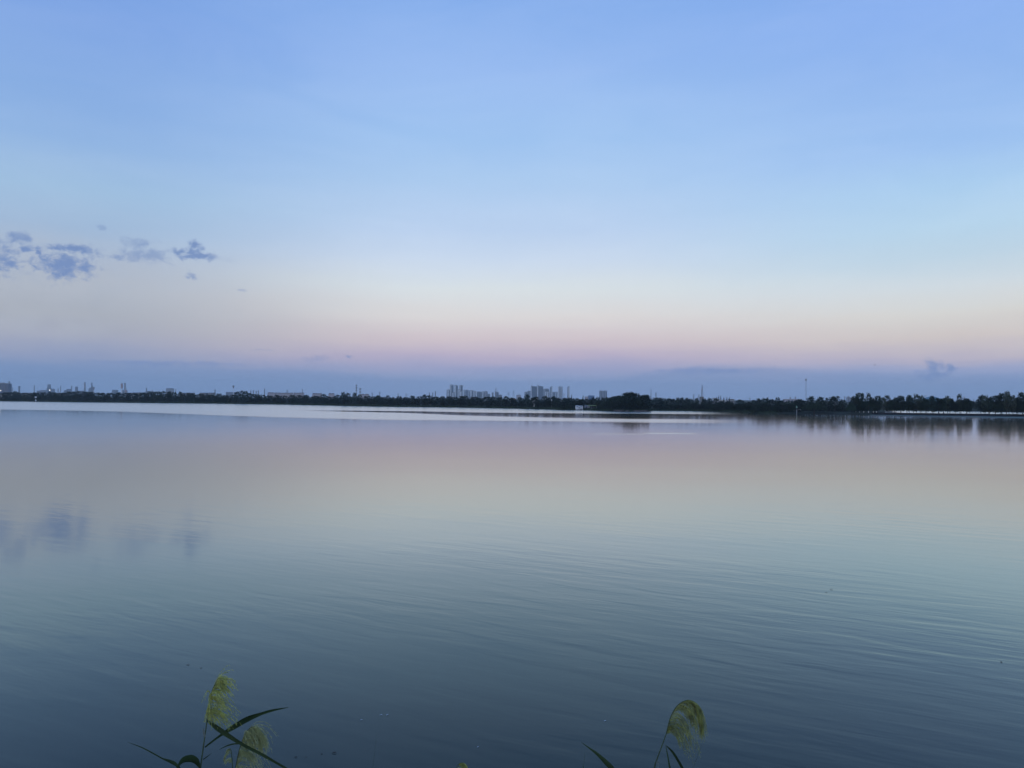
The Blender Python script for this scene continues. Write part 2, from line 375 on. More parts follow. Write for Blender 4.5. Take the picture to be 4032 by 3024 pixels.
ruff = math_node(t, 'MULTIPLY', ruff, smooth(t, math_node(t, 'SUBTRACT', PX, math_node(t, 'MULTIPLY', math_node(t, 'SUBTRACT', PY, 220), 0.28)), 75, 42))
# near-shore calm strip and long soft patches
streak = noise(t, mapped((.012, .10, 1), -3), 1, 4, 0.6)
ruff = math_node(t, 'MULTIPLY', ruff, smooth(t, streak, 0.22, 0.42, 0.75, 1.0))
streak2 = noise(t, mapped((.018, .16, 1), -2), 1, 3, 0.55)
thin = math_node(t, 'MULTIPLY', smooth(t, streak2, 0.64, 0.74, 0, 0.75), math_node(t, 'MULTIPLY', smooth(t, PY, 95, 150), smooth(t, PY, 215, 185)))
ruff = math_node(t, 'MAXIMUM', ruff, thin)
lag = math_node(t, 'MULTIPLY', smooth(t, PY, 322, 334), smooth(t, math_node(t, 'SUBTRACT', PX, math_node(t, 'MULTIPLY', PY, 0.45)), 22, 29))
ruff = math_node(t, 'MAXIMUM', ruff, lag)
pa = on_water(2635, 1707); pb = on_water(2430, 1709)
for (q, rx, ry, s) in ((pa, 4.6, 2.2, 1.0), (pb, 4.6, 1.3, .9)):
    sx = math_node(t, 'POWER', math_node(t, 'DIVIDE', math_node(t, 'SUBTRACT', PX, q.x), rx), 4.0)
    sy = math_node(t, 'POWER', math_node(t, 'DIVIDE', math_node(t, 'SUBTRACT', math_node(t, 'MULTIPLY_ADD', wob, 0.12, PY), q.y), ry), 4.0)
    ruff = math_node(t, 'MAXIMUM', ruff, smooth(t, math_node(t, 'ADD', sx, sy), 1.4, 0.5, 0, s))
# ripples
big = noise(t, mapped((.035, .07, 1), -15), 1, 3)
r1 = noise(t, mapped((.36, 1.7, 1), -28), 1, 2, 0.45, 0.4)
r2 = noise(t, mapped((.9, 3.9, 1), -22), 1, 2, 0.5, 0.3)
r3 = noise(t, mapped((.09, .48, 1), -32), 1, 2, 0.5, 0.3)
h = math_node(t, 'MULTIPLY_ADD', r2, 0.28, math_node(t, 'MULTIPLY_ADD', r3, 0.55, r1))
h = math_node(t, 'MULTIPLY', h, smooth(t, big, 0.34, 0.62, 0.25, 1.6))
h = math_node(t, 'MULTIPLY', h, smooth(t, PY, 18, 90, 1.0, 0.4))
bump = N(t, 'ShaderNodeBump'); t.links.new(h, bump.inputs['Height']); bump.inputs['Strength'].default_value = 1.0; bump.inputs['Distance'].default_value = 0.0070
dot = N(t, 'ShaderNodeVectorMath', operation='DOT_PRODUCT'); t.links.new(bump.outputs[0], dot.inputs[0]); t.links.new(N(t, 'ShaderNodeNewGeometry').outputs['Incoming'], dot.inputs[1])
refl = curve(t, math_node(t, 'ABSOLUTE', dot.outputs['Value']), [(0, .97), (.04, .82), (.09, .62), (.15, .59), (.23, .41), (.29, .27), (.37, .145), (.45, .078), (.6, .042), (1, .025)], 0, 1, 0, 1)
rough = math_node(t, 'MULTIPLY_ADD', ruff, 0.125, 0.068)
gl = N(t, 'ShaderNodeBsdfGlossy'); gl.distribution = 'MULTI_GGX'; t.links.new(mixc(t, smooth(t, math_node(t, 'ABSOLUTE', dot.outputs['Value']), 0.08, 0.28), (1.0, 1.0, 0.965), (0.97, 0.99, 0.87)), gl.inputs['Color'])
t.links.new(rough, gl.inputs['Roughness']); t.links.new(bump.outputs[0], gl.inputs['Normal'])
df = N(t, 'ShaderNodeBsdfDiffuse'); df.inputs['Color'].default_value = (0.012, 0.026, 0.024, 1)
mx = N(t, 'ShaderNodeMixShader'); t.links.new(refl, mx.inputs[0]); t.links.new(df.outputs[0], mx.inputs[1]); t.links.new(gl.outputs[0], mx.inputs[2])
om = N(t, 'ShaderNodeOutputMaterial'); t.links.new(mx.outputs[0], om.inputs[0])
mb = MB(); mb.quad((-1250, 6, 0), (1250, 6, 0), (1250, 900, 0), (-1250, 900, 0))
tag(mb.build('lake_water', wm), kind='structure')

# ---------------------------------------------------------------- trees
def crown_pts(kind, rg):
    """clump centre and radius inside a unit tree (height 1, half width 0.5)"""
    if kind == 'dome':
        z = rg.uniform(0.06, 0.93); prof_ = math.sin(math.pi * min(1, (z - 0.0) / 1.0) ** 0.75) ** 0.55
        r = 0.44 * prof_ * math.sqrt(rg.random()); return z, r, rg.uniform(.07, .12)
    if kind == 'high':
        z = rg.uniform(0.2, 0.93); u = (z - 0.15) / 0.85; prof_ = math.sin(math.pi * u ** 0.75) ** 0.42
        r = 0.46 * prof_ * math.sqrt(rg.random()); return z, r, rg.uniform(.07, .11)
    if kind == 'cone':
        z = rg.uniform(0.12, 0.97); prof_ = (1 - z) ** 0.75 * 0.9 + 0.05
        r = 0.46 * prof_ * math.sqrt(rg.random()); return z, r, rg.uniform(.03, .055) * (1.25 - z)
    if kind == 'plume':
        z = rg.uniform(0.2, 0.94); u = (z - 0.2) / 0.8; prof_ = math.sin(math.pi * min(1, u * 0.80 + 0.18)) ** 0.5
        r = 0.45 * prof_ * math.sqrt(rg.random()); return z, r, rg.uniform(.045, .08)
    z = rg.uniform(0.0, 0.9); prof_ = math.sqrt(max(0, 1 - z ** 2)); return z, 0.45 * prof_ * math.sqrt(rg.random()), rg.uniform(.09, .14)
def leafquad(mb, p, s, rg):
    n = Vector((rg.gauss(0, 1), rg.gauss(0, 1), rg.gauss(0, 1) + .3)).normalized(); u = n.orthogonal().normalized()
    q = rg.uniform(0, 6.28); v = n.cross(u); a = u * math.cos(q) + v * math.sin(q); b = n.cross(a)
    mb.quad(p - a * s, p - b * s * .6, p + a * s, p + b * s * .6)
def crown_mesh(kind, seed, m, clumps, leaves, ls):
    rg = random.Random(seed); mb = MB()
    lobes = [(rg.uniform(0, 6.28), rg.uniform(.75, 1.15)) for _ in range(5)]
    for _ in range(clumps):
        z, r, cr = crown_pts(kind, rg); q = rg.uniform(0, 6.28)
        k = min(lobes, key=lambda l: abs((l[0] - q + 3.14) % 6.28 - 3.14))[1]
        c = Vector((math.cos(q) * r * k, math.sin(q) * r * k, z))
        for _ in range(leaves):
            d = Vector((rg.gauss(0, 1), rg.gauss(0, 1), rg.gauss(0, .8))).normalized() * cr * rg.random() ** .4
            p = c + d
            if p.z > 1.0: p.z = 1.0
            leafquad(mb, p, ls * rg.uniform(.7, 1.3), rg)
    return mb.mesh('crown', m)
def willow_mesh(seed):
    rg = random.Random(seed); mb = MB()
    for _ in range(420):
        q = rg.uniform(0, 6.28); r = 0.5 * math.sqrt(rg.random()); top = 0.97 - 0.42 * (r / .5) ** 2 + rg.uniform(-.05, .03)
        L = rg.uniform(.25, .6) * top; p = Vector((math.cos(q) * r, math.sin(q) * r, top))
        for k in range(9):
            w = p + Vector((rg.gauss(0, .012) + math.cos(q) * .04 * k / 9, rg.gauss(0, .012) + math.sin(q) * .04 * k / 9, -L * k / 9))
            leafquad(mb, w, .028, rg)
    return mb.mesh('crown', m_will)
def trunk_mesh(seed, base, r0=0.022):
    rg = random.Random(seed); mb = MB()
    mb.tube([(0, 0, -0.06), (rg.uniform(-.01, .01), rg.uniform(-.01, .01), .3), (rg.uniform(-.02, .02), 0, .6), (0, 0, .88)], [r0 * 1.2, r0, r0 * .65, r0 * .2], 6)
    for k in range(5):
        z = rg.uniform(base + .08, .7); q = rg.uniform(0, 6.28); L = rg.uniform(.18, .32)
        mb.tube([(0, 0, z), (math.cos(q) * L * .6, math.sin(q) * L * .6, z + .08), (math.cos(q) * L, math.sin(q) * L, z + .2)], [r0 * .5, r0 * .35, r0 * .12], 4)
    return mb.mesh('trunk', m_bark)
def wash_mesh():
    mb = MB(); mb.tube([(0, 0, -.02), (0, 0, .13)], [.033, .029], 7); return mb.mesh('limewash_band', m_lime)
KIND = {
    'dome': [(crown_mesh('dome', 10 + i, m_leaf, 105, 15, .032), trunk_mesh(10 + i, .05)) for i in range(5)],
    'high': [(crown_mesh('high', 20 + i, m_leaf, 150, 14, .032), trunk_mesh(20 + i, .2)) for i in range(4)],
    'cone': [(crown_mesh('cone', 30 + i, m_leaf, 110, 12, .028), trunk_mesh(30 + i, .1)) for i in range(2)],
    'plume': [(crown_mesh('plume', 40 + i, m_pale, 120, 14, .03), trunk_mesh(40 + i, .2)) for i in range(3)],
    'willow': [(willow_mesh(50 + i), trunk_mesh(50 + i, .3)) for i in range(2)],
}
WASH = wash_mesh()
def groundz(X, Y, x):
    if x > 3425: return 0.8
    s = Y / shoreD(x); return lerp_list(prof, s)
LAND = [(120, 'opposite the grey apartment block'), (420, 'opposite the factory stacks and towers'), (560, 'by the two banded masts'), (1000, 'before the low pale sheds'),
        (1350, 'before the row of pinkish blocks'), (1650, 'near the pair of phone masts'), (1950, 'before the tall pale towers'), (2260, 'before the peaked high-rise cluster'),
        (2420, 'behind the white waterside huts'), (2570, 'on the wooded point'), (2790, 'below the lattice radio mast'), (2920, 'by the flat-roofed white house'),
        (3160, 'below the pinkish rooftop-framed block'), (3480, 'between the willow and the causeway'), (9999, 'on the causeway before the lagoon')]
DESC = {'dome': 'broad dark tree', 'high': 'dark bare-trunked tree', 'cone': 'pointed dark conifer', 'plume': 'pale feathery tree', 'willow': 'drooping green willow'}
ORD = 'first second third fourth fifth sixth seventh eighth ninth tenth eleventh twelfth thirteenth fourteenth fifteenth sixteenth seventeenth eighteenth nineteenth twentieth'.split()
ORD += ['twenty-' + o for o in ORD[:9]] + ['thirtieth'] + ['thirty-' + o for o in ORD[:9]]
TREES = 0
def tree(kind, x, ytop, wpx, Y, front=False, wash=False, gz=None, var=None, label=None):
    global TREES
    rg = random.Random(int(x * 13 + ytop * 7 + Y)); X = wx(x, Y)
    zg = groundz(X, Y, x) - 0.05 if gz is None else gz
    ztop = at(x, ytop, Y).z; H = max(ztop - zg, 1.2) * (1.06 if kind in ('dome', 'high') else 1.0); W = wpx / F * Y
    place = next(l for q, l in LAND if x < q); row = 'front-row ' if front else ''
    lab = label or f'{row}{DESC[kind]} {place}'
    if wash: lab = f'dark tree with limewashed trunk {place}'
    r = thing({'dome': 'broadleaf_tree', 'high': 'broadleaf_tree', 'cone': 'conifer_tree', 'plume': 'feathery_tree', 'willow': 'willow_tree'}[kind], (X, Y, zg), lab, 'tree', 'trees ' + place, rg.uniform(0, 6.28))
    r.scale = (W, W, H)
    c, tr = KIND[kind][rg.randrange(len(KIND[kind])) if var is None else var]
    link('trunk', tr, r); link('crown', c, r)
    if wash: link('limewash_band', WASH, r)
    TREES += 1
Z1 = '0 300 60 292 110 290 165 280 200 292 270 297 350 300 400 293 470 290 540 288 590 290 640 298 700 295 750 282 800 283 850 280 930 283 1000 288 1100 295 1200 298 1300 293 1380 297 1450 300 1550 295 1650 285 1720 283 1780 280 1850 283 1900 290 1960 285 2050 297'
Z2 = '60 310 150 305 250 310 350 318 450 305 520 320 600 318 650 285 700 275 740 280 780 300 850 312 920 318 1000 325 1080 318 1150 328 1250 318 1330 322 1400 320 1500 330 1590 312 1640 335 1700 340 1740 320 1800 290 1850 300 1890 298 1930 295 1980 320 2060 340 2120 336 2180 325'
Z3 = '20 300 60 340 110 332 150 330 200 335 250 328 300 340 350 325 400 345 480 335 550 345 620 328 700 335 750 315 800 325 870 340 950 335 1020 335 1080 342 1150 333 1200 330 1290 340 1350 352 1430 340 1500 338 1570 345 1640 335 1700 350 1730 372 1790 345 1870 315 1930 350 1960 340 2060 332 2100 345 2160 335'
Z4 = '490 340 540 352 640 352 740 357 800 366 870 362 930 348 980 345 1040 350 1080 345 1150 335 1210 328 1280 310 1325 295 1380 306 1430 330 1470 320 1500 320 1530 335 1610 350 1660 350 1700 356 1760 358 1800 362 1850 348 1900 350 1950 352 2000 360 2070 358 2150 362'
Z5 = '50 362 120 355 200 360 260 356 330 360 400 388 470 390 590 372 640 402 690 395 740 375 790 360 850 357 890 351 930 368 1000 349 1050 380 1130 386 1200 382 1260 380'
nodes = []
for s, x0 in ((Z1, 0), (Z2, 700), (Z3, 1400), (Z4, 2000), (Z5, 2700)):
    q = [float(v) for v in s.split()]
    nodes += [(x0 + u / 2.765, 1440 + v / 2.765) for u, v in zip(q[::2], q[1::2])]
nodes.sort()
nodes = [(-70, 1547), (-30, 1548)] + nodes
rng = random.Random(11)
for i, (x, y) in enumerate(nodes):
    l = x - nodes[i - 1][0] if i else 30; r_ = nodes[i + 1][0] - x if i + 1 < len(nodes) else 30
    sp_ = (l + r_) / 2; ymax = max(nodes[max(i - 1, 0)][1], nodes[min(i + 1, len(nodes) - 1)][1]); peak = y < min(nodes[max(i - 1, 0)][1], nodes[min(i + 1, len(nodes) - 1)][1])
    if sp_ < 15 and not peak and i % 2: continue
    Y = shoreD(x) * 1.045 + rng.uniform(8, 22); hp = 1600 - y
    tree('dome', x, y, max(34, sp_ * rng.uniform(1.7, 2.3)) if not peak else max(28, sp_ * 1.5), Y)
    if peak and rng.random() < .25: pass
x = -60
while x < 2570:                                             # lower front row
    w = (30 + 16 * x / 3000) * rng.uniform(.8, 1.35); base = lerp_list(SHORE_PX, x); top = lerp_list(nodes, x)
    if not (2255 < x < 2360):
        tree('dome', x, top + (base - top) * rng.uniform(.16, .42), w, shoreD(x) * 1.035 + rng.uniform(2, 6), front=True)
    x += w * .78
# trees with limewashed trunks along the shore path
for x in (2724, 2766, 2795, 2812, 2873, 2917, 2958, 2995, 3058, 3106, 3127, 3369, 3386, 3401, 3420, 3439, 3451):
    tree('high', x, (1590 if x < 3200 else 1582) + rng.uniform(-3, 4), rng.uniform(38, 52), shoreD(min(x, 3425)) * 1.03 + rng.uniform(1, 3), wash=True)
# spires among the huts
for x, y, w in ((2236, 1553, 10), (2250.5, 1553, 11), (2296, 1555, 12), (2370, 1562, 7), (2730, 1565, 6), (2792, 1561, 6)): tree('cone', x, y, w * 1.25, shoreD(x) * 1.1 + 22)
for x, y, w in ((2822, 1562, 10), (2830, 1557, 12), (2838, 1556, 9), (2850, 1564, 14), (2862, 1562, 10), (2872, 1561, 9)): tree('cone', x, y, w * 1.4, shoreD(x) * 1.1 + 40)
# waterside trees around the huts and on the point
for x, y, w in ((2218, 1582, 44), (2246, 1578, 50)): tree('dome', x, y, w, shoreD(x) * 1.012 + 1.5, front=True)
for x, y, w in ((2380, 1584, 60), (2410, 1570, 84), (2446, 1562, 96), (2478, 1556, 110), (2512, 1562, 96), (2540, 1576, 60), (2472, 1578, 90), (2515, 1585, 70)): tree('dome', x, y, w, shoreD(x) * 1.02 + 2, front=True)
for x, y, w in ((2440, 1560, 90), (2462, 1550, 84), (2480, 1546, 80), (2500, 1550, 80), (2538, 1556, 62), (2420, 1568, 70)): tree('dome', x, y, w, shoreD(x) * 1.03 + 8)
for x in range(2590, 3140, 26): tree('dome', x + rng.uniform(-7, 7), 1592 + rng.uniform(-6, 5), rng.uniform(40, 58), shoreD(x) * 1.014 + rng.uniform(.5, 2), front=True)
# right-hand shore and causeway
tree('willow', 3206, 1583, 92, shoreD(3206) + 1.5, var=0, label='large drooping willow hanging over the water by the green lantern')
tree('willow', 3352, 1585, 36, shoreD(3352) + 1.5, var=1, label='small drooping willow beside the limewashed trunks')
for x, y, w in ((3150, 1573, 60), (3195, 1562, 62), (3230, 1564, 50), (3262, 1567, 50), (3288, 1561, 64), (3318, 1574, 40)): tree('dome', x, y, w, shoreD(x) * 1.03 + rng.uniform(3, 8))
RIGHT = [('high',3368,1562,46),('high',3387,1550,44),('plume',3420,1545,20),('high',3436,1566,34),('high',3457,1561,32),('plume',3478,1564,22),('plume',3493,1555,28),('high',3512,1576,36),('high',3527,1568,30),
         ('high',3548,1561,36),('high',3580,1559,34),('plume',3609,1550,30),('plume',3630,1555,22),('high',3645,1572,36),('high',3670,1562,30),('high',3697,1571,38),('high',3716,1570,30),('plume',3731,1556,30),
         ('high',3740,1571,40),('plume',3778,1549,22),('high',3783,1576,38),('high',3806,1571,34),('high',3818,1577,22),('high',3862,1557,30),('plume',3880,1555,26),('high',3893,1565,40),('high',3918,1560,36),('high',3943,1552,44),
         ('plume',3964,1539,26),('high',3972,1558,34),('plume',3991,1553,22),('high',4003,1570,36),('high',4026,1549,40),('high',4062,1556,50),('high',4100,1560,50)]
for k, x, y, w in RIGHT:
    Yb = lerp_list([(a, b) for a, b, c in CW], x)
    tree(k, x, y - .5, w * (1.25 if k == 'plume' else 1.12), Yb + rng.uniform(5.5, 9))
x = 3500
while x < 4100:                                             # lower crowns that fill the row
    if not (3815 < x < 3862):
        tree('high', x, 1583 + rng.uniform(-6, 8), rng.uniform(28, 40), lerp_list([(a, b) for a, b, c in CW], x) + rng.uniform(5, 9), front=True)
    x += rng.uniform(19, 27)
for x in range(3500, 4140, 30):                             # wood behind the lagoon
    Yl = adj(lerp_list([(3490, 398), (3700, 382), (3900, 362), (4100, 350), (4600, 330)], x))
    tree('dome', x + rng.uniform(-8, 8), 1581 + rng.uniform(-5, 5), rng.uniform(40, 56), Yl * 1.03 + rng.uniform(2, 8), gz=0.7, label='low dark tree on the bank behind the bright lagoon')

# look-alike trees are told apart by counting from the big willow
same = {}
for o in C.objects:
    if o.get('category') == 'tree': same.setdefault(o['label'], []).append(o)
for lab, os_ in same.items():
    if len(os_) < 2: continue
    os_.sort(key=lambda o: abs(o.location.x / o.location.y - (3206 - 2016) / F))
    for k, o in enumerate(os_): o['label'] = f'{ORD[k]} {lab}, counting from the willow'

# ---------------------------------------------------------------- undergrowth and grasses
def clumps(name, m, items, ls):
    rg = random.Random(5); mb = MB()
    for (X, Y, z, w, h_, n) in items:
        for _ in range(n):
            zz = rg.random(); r = w * math.sqrt(rg.random()) * math.sqrt(1 - zz * zz * .9); q = rg.uniform(0, 6.28)
            leafquad(mb, Vector((X + math.cos(q) * r, Y + math.sin(q) * r, z + zz * h_)), ls * rg.uniform(.7, 1.3), rg)
    return tag(mb.build(name, m), kind='stuff')
it = []; x = -120
while x < 3430:
    Y = shoreD(x) * 1.04 + rng.uniform(0, 14); it.append((wx(x, Y), Y, groundz(0, Y, x) - .2, rng.uniform(1.5, 2.6), rng.uniform(1.6, 3.0), 70)); x += rng.uniform(5, 9)
tag(clumps('undergrowth', m_under, it, .22), 'dark undergrowth below the far shore trees', 'undergrowth')
it = []; x = 3250
while x < 4140:
    Yb = lerp_list([(3250, adj(300)), (3424, adj(284))] + [(a, b) for a, b, c in CW], x) + rng.uniform(1, 4); it.append((wx(x, Yb), Yb, .2, rng.uniform(.6, 1.3), rng.uniform(.35, .8), 26)); x += rng.uniform(4, 7)
for x_ in range(-20, 380, 9): Y = shoreD(x_) * 1.02 + 2; it.append((wx(x_, Y), Y, .2, 1.5, rng.uniform(.8, 1.6), 30))
tag(clumps('dry_shrubs', m_brown, it, .16), 'low brownish scrub along the causeway and left shore', 'scrub')
it = []
for x in list(range(-880, -80, 9)) + list(range(4130, 4900, 12)):          # the woods run on beyond the picture
    Y = (shoreD(x) if x < 0 else lerp_list([(a, b) for a, b, c in CW], x)) * 1.045 + rng.uniform(2, 14); it.append((wx(x, Y), Y, .6, rng.uniform(2.2, 3.6), rng.uniform(4.5, 7.5), 160))
tag(clumps('distant_woods', m_leaf, it, .3), 'dark woods running on along the shore beyond the view', 'woods')
rg = random.Random(8); mb = MB(); x = -120.0
while x < 3060:
    for _ in range(4):
        s = rg.uniform(1.006, 1.03); xx = x + rg.uniform(-3, 3); Y = shoreD(xx) * s; X = wx(xx, Y); z = lerp_list(prof, s)
        h_ = rg.uniform(.35, .8)
        for _ in range(5):
            q = rg.uniform(0, 3.14); a = Vector((X + rg.uniform(-.5, .5), Y + rg.uniform(-.5, .5), z - .05)); w = Vector((math.cos(q), math.sin(q), 0)) * .1
            tip = a + Vector((rg.uniform(-.2, .2), rg.uniform(-.2, .2), h_)); mb.quad(a - w, a + w, tip + w * .3, tip - w * .3)
    x += 1.6
tag(mb.build('shore_grass', m_grass), 'green reedy grass fringe along the far waterline', 'grass', kind='stuff')
rg = random.Random(9); mb = MB()
for _ in range(9000):
    X = rg.uniform(-11, 11); Y = rg.uniform(-3, 9.0); z = bankz(Y); h_ = rg.uniform(.08, .28); q = rg.uniform(0, 6.28); w = Vector((math.cos(q), math.sin(q), 0)) * .006
    a = Vector((X, Y, z - .03)); b = a + Vector((rg.uniform(-.08, .08), rg.uniform(-.08, .08), h_)); mb.quad(a - w, a + w, b + w * .2, b - w * .2)
tag(mb.build('bank_grass', m_grass), 'short grass on the near bank under the reeds', 'grass', kind='stuff')
#PART2
# ---------------------------------------------------------------- far city
GZ = 1.0
def highrise(x0, x1, ytop, Y, wall, label, bays=(), peak=None, group='high-rise towers of the far city', name='residential_tower', cap=True, cat='building', piers=()):
    """tower: wall, dark strips for window bays and painted side shade, roof cap, optional raised peak at one side (fraction, px above the roof) and lower wings"""
    X0, X1 = wx(x0, Y), wx(x1, Y); w = X1 - X0; d = min(max(w * .7, 10), 16); H = at((x0 + x1) / 2, ytop, Y).z - GZ
    r = thing(name, ((X0 + X1) / 2, Y + d / 2, GZ), label, cat, group)
    mb = MB(); mb.box(-w/2, w/2, -d/2, d/2, -1, H)
    wl = mb.build('wall', wall, r)
    for a, b in bays:
        mb = MB(); mb.box(-w/2 + a * w, -w/2 + b * w, -d/2 - 1.0, -d/2 + 1, 0, H - 2.0); mb.build('window_or_shade_strip', m_dark, r)  # wide right-hand strips put the tower's shaded side in as dark colour
    if bays and bays[-1][1] > .95:
        pass
    for a, b in piers:
        mb = MB(); mb.box(-w/2 + a * w, -w/2 + b * w, -d/2 - 1.3, -d/2 + 1, -1, H + .6); mb.build('corner_pier', f_pale, r)
    if cap:
        mb = MB(); mb.box(-w*.3, w*.25, -d*.3, d*.3, H - .1, H + 3.0); mb.build('roof_cap', m_conc, r)
        mb = MB()
        mb.box(-w/2 - .4, w/2 + .4, -d/2 - .4, -d/2 + .5, H - .5, H + 1.0); mb.build('parapet', m_conc, r)
    if peak:
        a, b, px = peak; z = px / F * Y; mb = MB()
        mb.box(-w/2 + a * w, -w/2 + b * w, -d*.35, d*.35, H - .2, H + z, tx=(b - a) * w * .42, ty=d * .2); mb.build('crown_peak', wall, r)
    return r
CY = 4500
PALE = 'in the pale residential cluster'
T = [(1759,1772,1535,f_pale,((0,.2),(.62,.98)),'shorter pale tower at the outer foot of the tallest trio',4450),
     (1770,1786,1516,f_pale,((.32,.42),(.52,.97)),'tallest slab tower, pale flank and dark glass half, outermost of three',4550),
     (1788.5,1803,1518,f_pale,((.45,.55),(.56,.97)),'middle tower of the tall pale trio with dark glass half',4560),
     (1807,1822.3,1518,f_pale,((.4,.48),(.52,.97)),'third tall pale tower with dark glass half, rising behind shorter blocks',4570),
     (1781,1793,1546,f_pale,((.4,.5),(.75,.95)),'low pale block standing before the tall trio',4300),
     (1802,1812,1535,f_pale,((.3,.4),(.8,.95)),'medium pale tower tucked between the tall trio',4380),
     (1811,1822,1542,f_pale,((.62,.95),),'short pale block before the third tall tower',4280),
     (1824,1835,1537,f_pale,((.35,.5),(.78,.98)),'medium pale tower beside the third tall tower',4450),
     (1834,1843.5,1536.5,f_mid,((.3,.45),(.7,.95)),'medium grey tower with flat top in the stepped row',4480),
     (1842.5,1850,1538.5,f_pale,((.4,.97),),'narrow pale tower with dark half in the stepped row',4460),
     (1851,1864,1537.5,f_pale,((.25,.35),(.6,.95)),'twin-bay pale tower in the stepped row',4440),
     (1864,1878,1541,f_pale,((.2,.3),(.5,.62)),'warm pale tower at the step in the row',4420),
     (1878,1898.5,1543.5,f_mid,((.1,.3),(.4,.6),(.7,.9)),'wide dark grey slab in the stepped row',4430),
     (1898,1909,1542.5,f_pale,((.25,.4),(.6,.95)),'pale narrow block beside the wide grey slab',4400),
     (1908,1920,1542,f_pink,((.7,.97),),'pinkish block at the end of the stepped row',4410),
     (1920,1930,1552.5,f_mid,((.3,.6),),'lowest grey block trailing the stepped row',4400),
     (1949,1957,1544,f_brown,((.6,.9),),'brownish mid-rise beside the tall pylon',3900),
     (1956,1964,1545.5,f_mid,((.3,.7),),'grey mid-rise joined to the brownish one by the pylon',3920),
     (1963,1977,1556,f_brown,(),'low brown block trailing the brownish mid-rise',3900),
     (2033.5,2052,1556.5,f_pink,(),'low pinkish block standing alone between the two clusters',3600),
     (2065,2077,1544.5,f_mid,((.5,.9),),'low grey tower at the outer edge of the peaked cluster',4300),
     (2076.5,2090,1540.5,f_mid,((.3,.6),),'medium grey tower leaning on the twin dark slabs',4350)]
for a, b, y, f, bays, lab, Y in T: highrise(a, b, y, Y, f, lab, bays)
highrise(2090, 2115, 1522.5, 4500, f_dark, 'dark glass slab with raised corner, outer of the joined pair', ((.3,.42),(.6,.72)), (0, .35, 5), piers=((0, .13),))
highrise(2115.6, 2139, 1521.5, 4480, f_dark, 'dark glass slab with raised corner, inner of the joined pair', ((.3,.42),(.6,.72),(.85,.97)), (0, .3, 6), piers=((0, .15),))
highrise(2139, 2163, 1532, 4700, f_mid, 'flat-topped grey block behind the twin dark slabs', ((.35,.95),))
highrise(2147.5, 2164.7, 1542.5, 4250, f_pale, 'low pale block before the flat-topped grey one', ((.25,.4),(.7,.95)))
highrise(2166, 2176, 1524, 4500, f_pale, 'slender peaked tower nearest the twin dark slabs', ((.1,.5),), (.55, 1, 4.5))
highrise(2175, 2187, 1545, 4250, f_mid, 'low grey block between the slender peaked towers', ((.2,.4),(.6,.8)))
highrise(2186, 2199, 1544, 4270, f_pale, 'low pale block between the slender peaked towers', ((.4,.6),))
highrise(2198, 2215, 1524, 4500, f_pale, 'wider peaked tower with dark stripes', ((.22,.34),(.5,.62),(.8,.98)), (.6, 1, 4))
highrise(2234.5, 2244, 1524, 4500, f_pale, 'slender peaked tower standing alone behind the two conifers', ((.05,.35),), (.4, 1, 5))
highrise(2361, 2376, 1540, 3600, f_mid, 'grey twin-topped block beside the wooded point, near half', ((.0,.12),(.45,.6)), None, 'isolated blocks')
highrise(2375.6, 2390.5, 1540, 3605, f_mid, 'grey twin-topped block beside the wooded point, far half', ((.2,.35),(.7,.9)), None, 'isolated blocks')
highrise(2317.5, 2341, 1557, 2600, m_blue, 'low bright blue clad shed beyond the waterside huts', (), None, 'isolated blocks', 'factory_shed', cap=False)
highrise(2303, 2316, 1561, 2700, f_pink, 'small pinkish house beside the blue shed', (), None, 'isolated blocks', 'town_house', cap=False)
highrise(3094, 3144, 1571, 1500, f_pink, 'pinkish white apartment block with two rooftop frames', ((.18,.3),(.45,.55),(.78,.9)), None, 'isolated blocks', 'apartment_block', cap=False)
highrise(3337, 3350, 1565, 2600, f_mid, 'faint grey tower in the gap left of the pointed trees', ((.3,.5),), None, 'isolated blocks')
highrise(3436, 3446, 1571, 2600, f_pink, 'faint pinkish block just above the causeway crowns', (), None, 'isolated blocks', 'apartment_block', cap=False)
highrise(-60, 33, 1510, 2400, f_dark, 'large dark apartment block cut by the frame beside a chimney', ((.62,.66),(.84,.87)), None, 'left shore buildings', 'apartment_block')
# row of low pinkish blocks
for a, b, y, lab in ((1053,1078,1545.5,'low pinkish apartment block at the outer end of its row'), (1079,1105,1546.5,'low pinkish apartment block beside the end one'),
                     (1106,1129,1547,'low pinkish apartment block under the small pylon'), (1130,1152,1547,'low pinkish apartment block by the thin pole'),
                     (1155,1175,1547,'low pinkish apartment block past the thin pole'), (1175,1195,1546.5,'low pinkish apartment block at the inner end of its row'),
                     (1230,1248,1548.5,'small gabled pinkish block beside the single tree'), (1249,1266,1549,'small gabled pinkish block joined to its twin'),
                     (1293,1315,1549,'squarish pinkish block before the forked tree'), (1420,1452,1552,'low pinkish block beside the shorter phone mast')):
    X0, X1 = wx(a, 2600), wx(b, 2600); w = X1 - X0; H = at((a + b) / 2, y + 2.5, 2600).z - GZ
    r = thing('apartment_block', ((X0 + X1) / 2, 2606, GZ), lab, 'building', 'low pinkish blocks')
    mb = MB(); mb.box(-w/2, w/2, -6, 6, -1, H); mb.build('wall', f_pink, r)
    mb = MB()
    for k in (-1, 1): mb.box(k * w/4 - w/4 + .05, k * w/4 + w/4 - .05, -6.4, 6.4, H - .05, H + 3, tx=w * .12, ty=4.5)
    mb.build('roof', m_roofb, r)
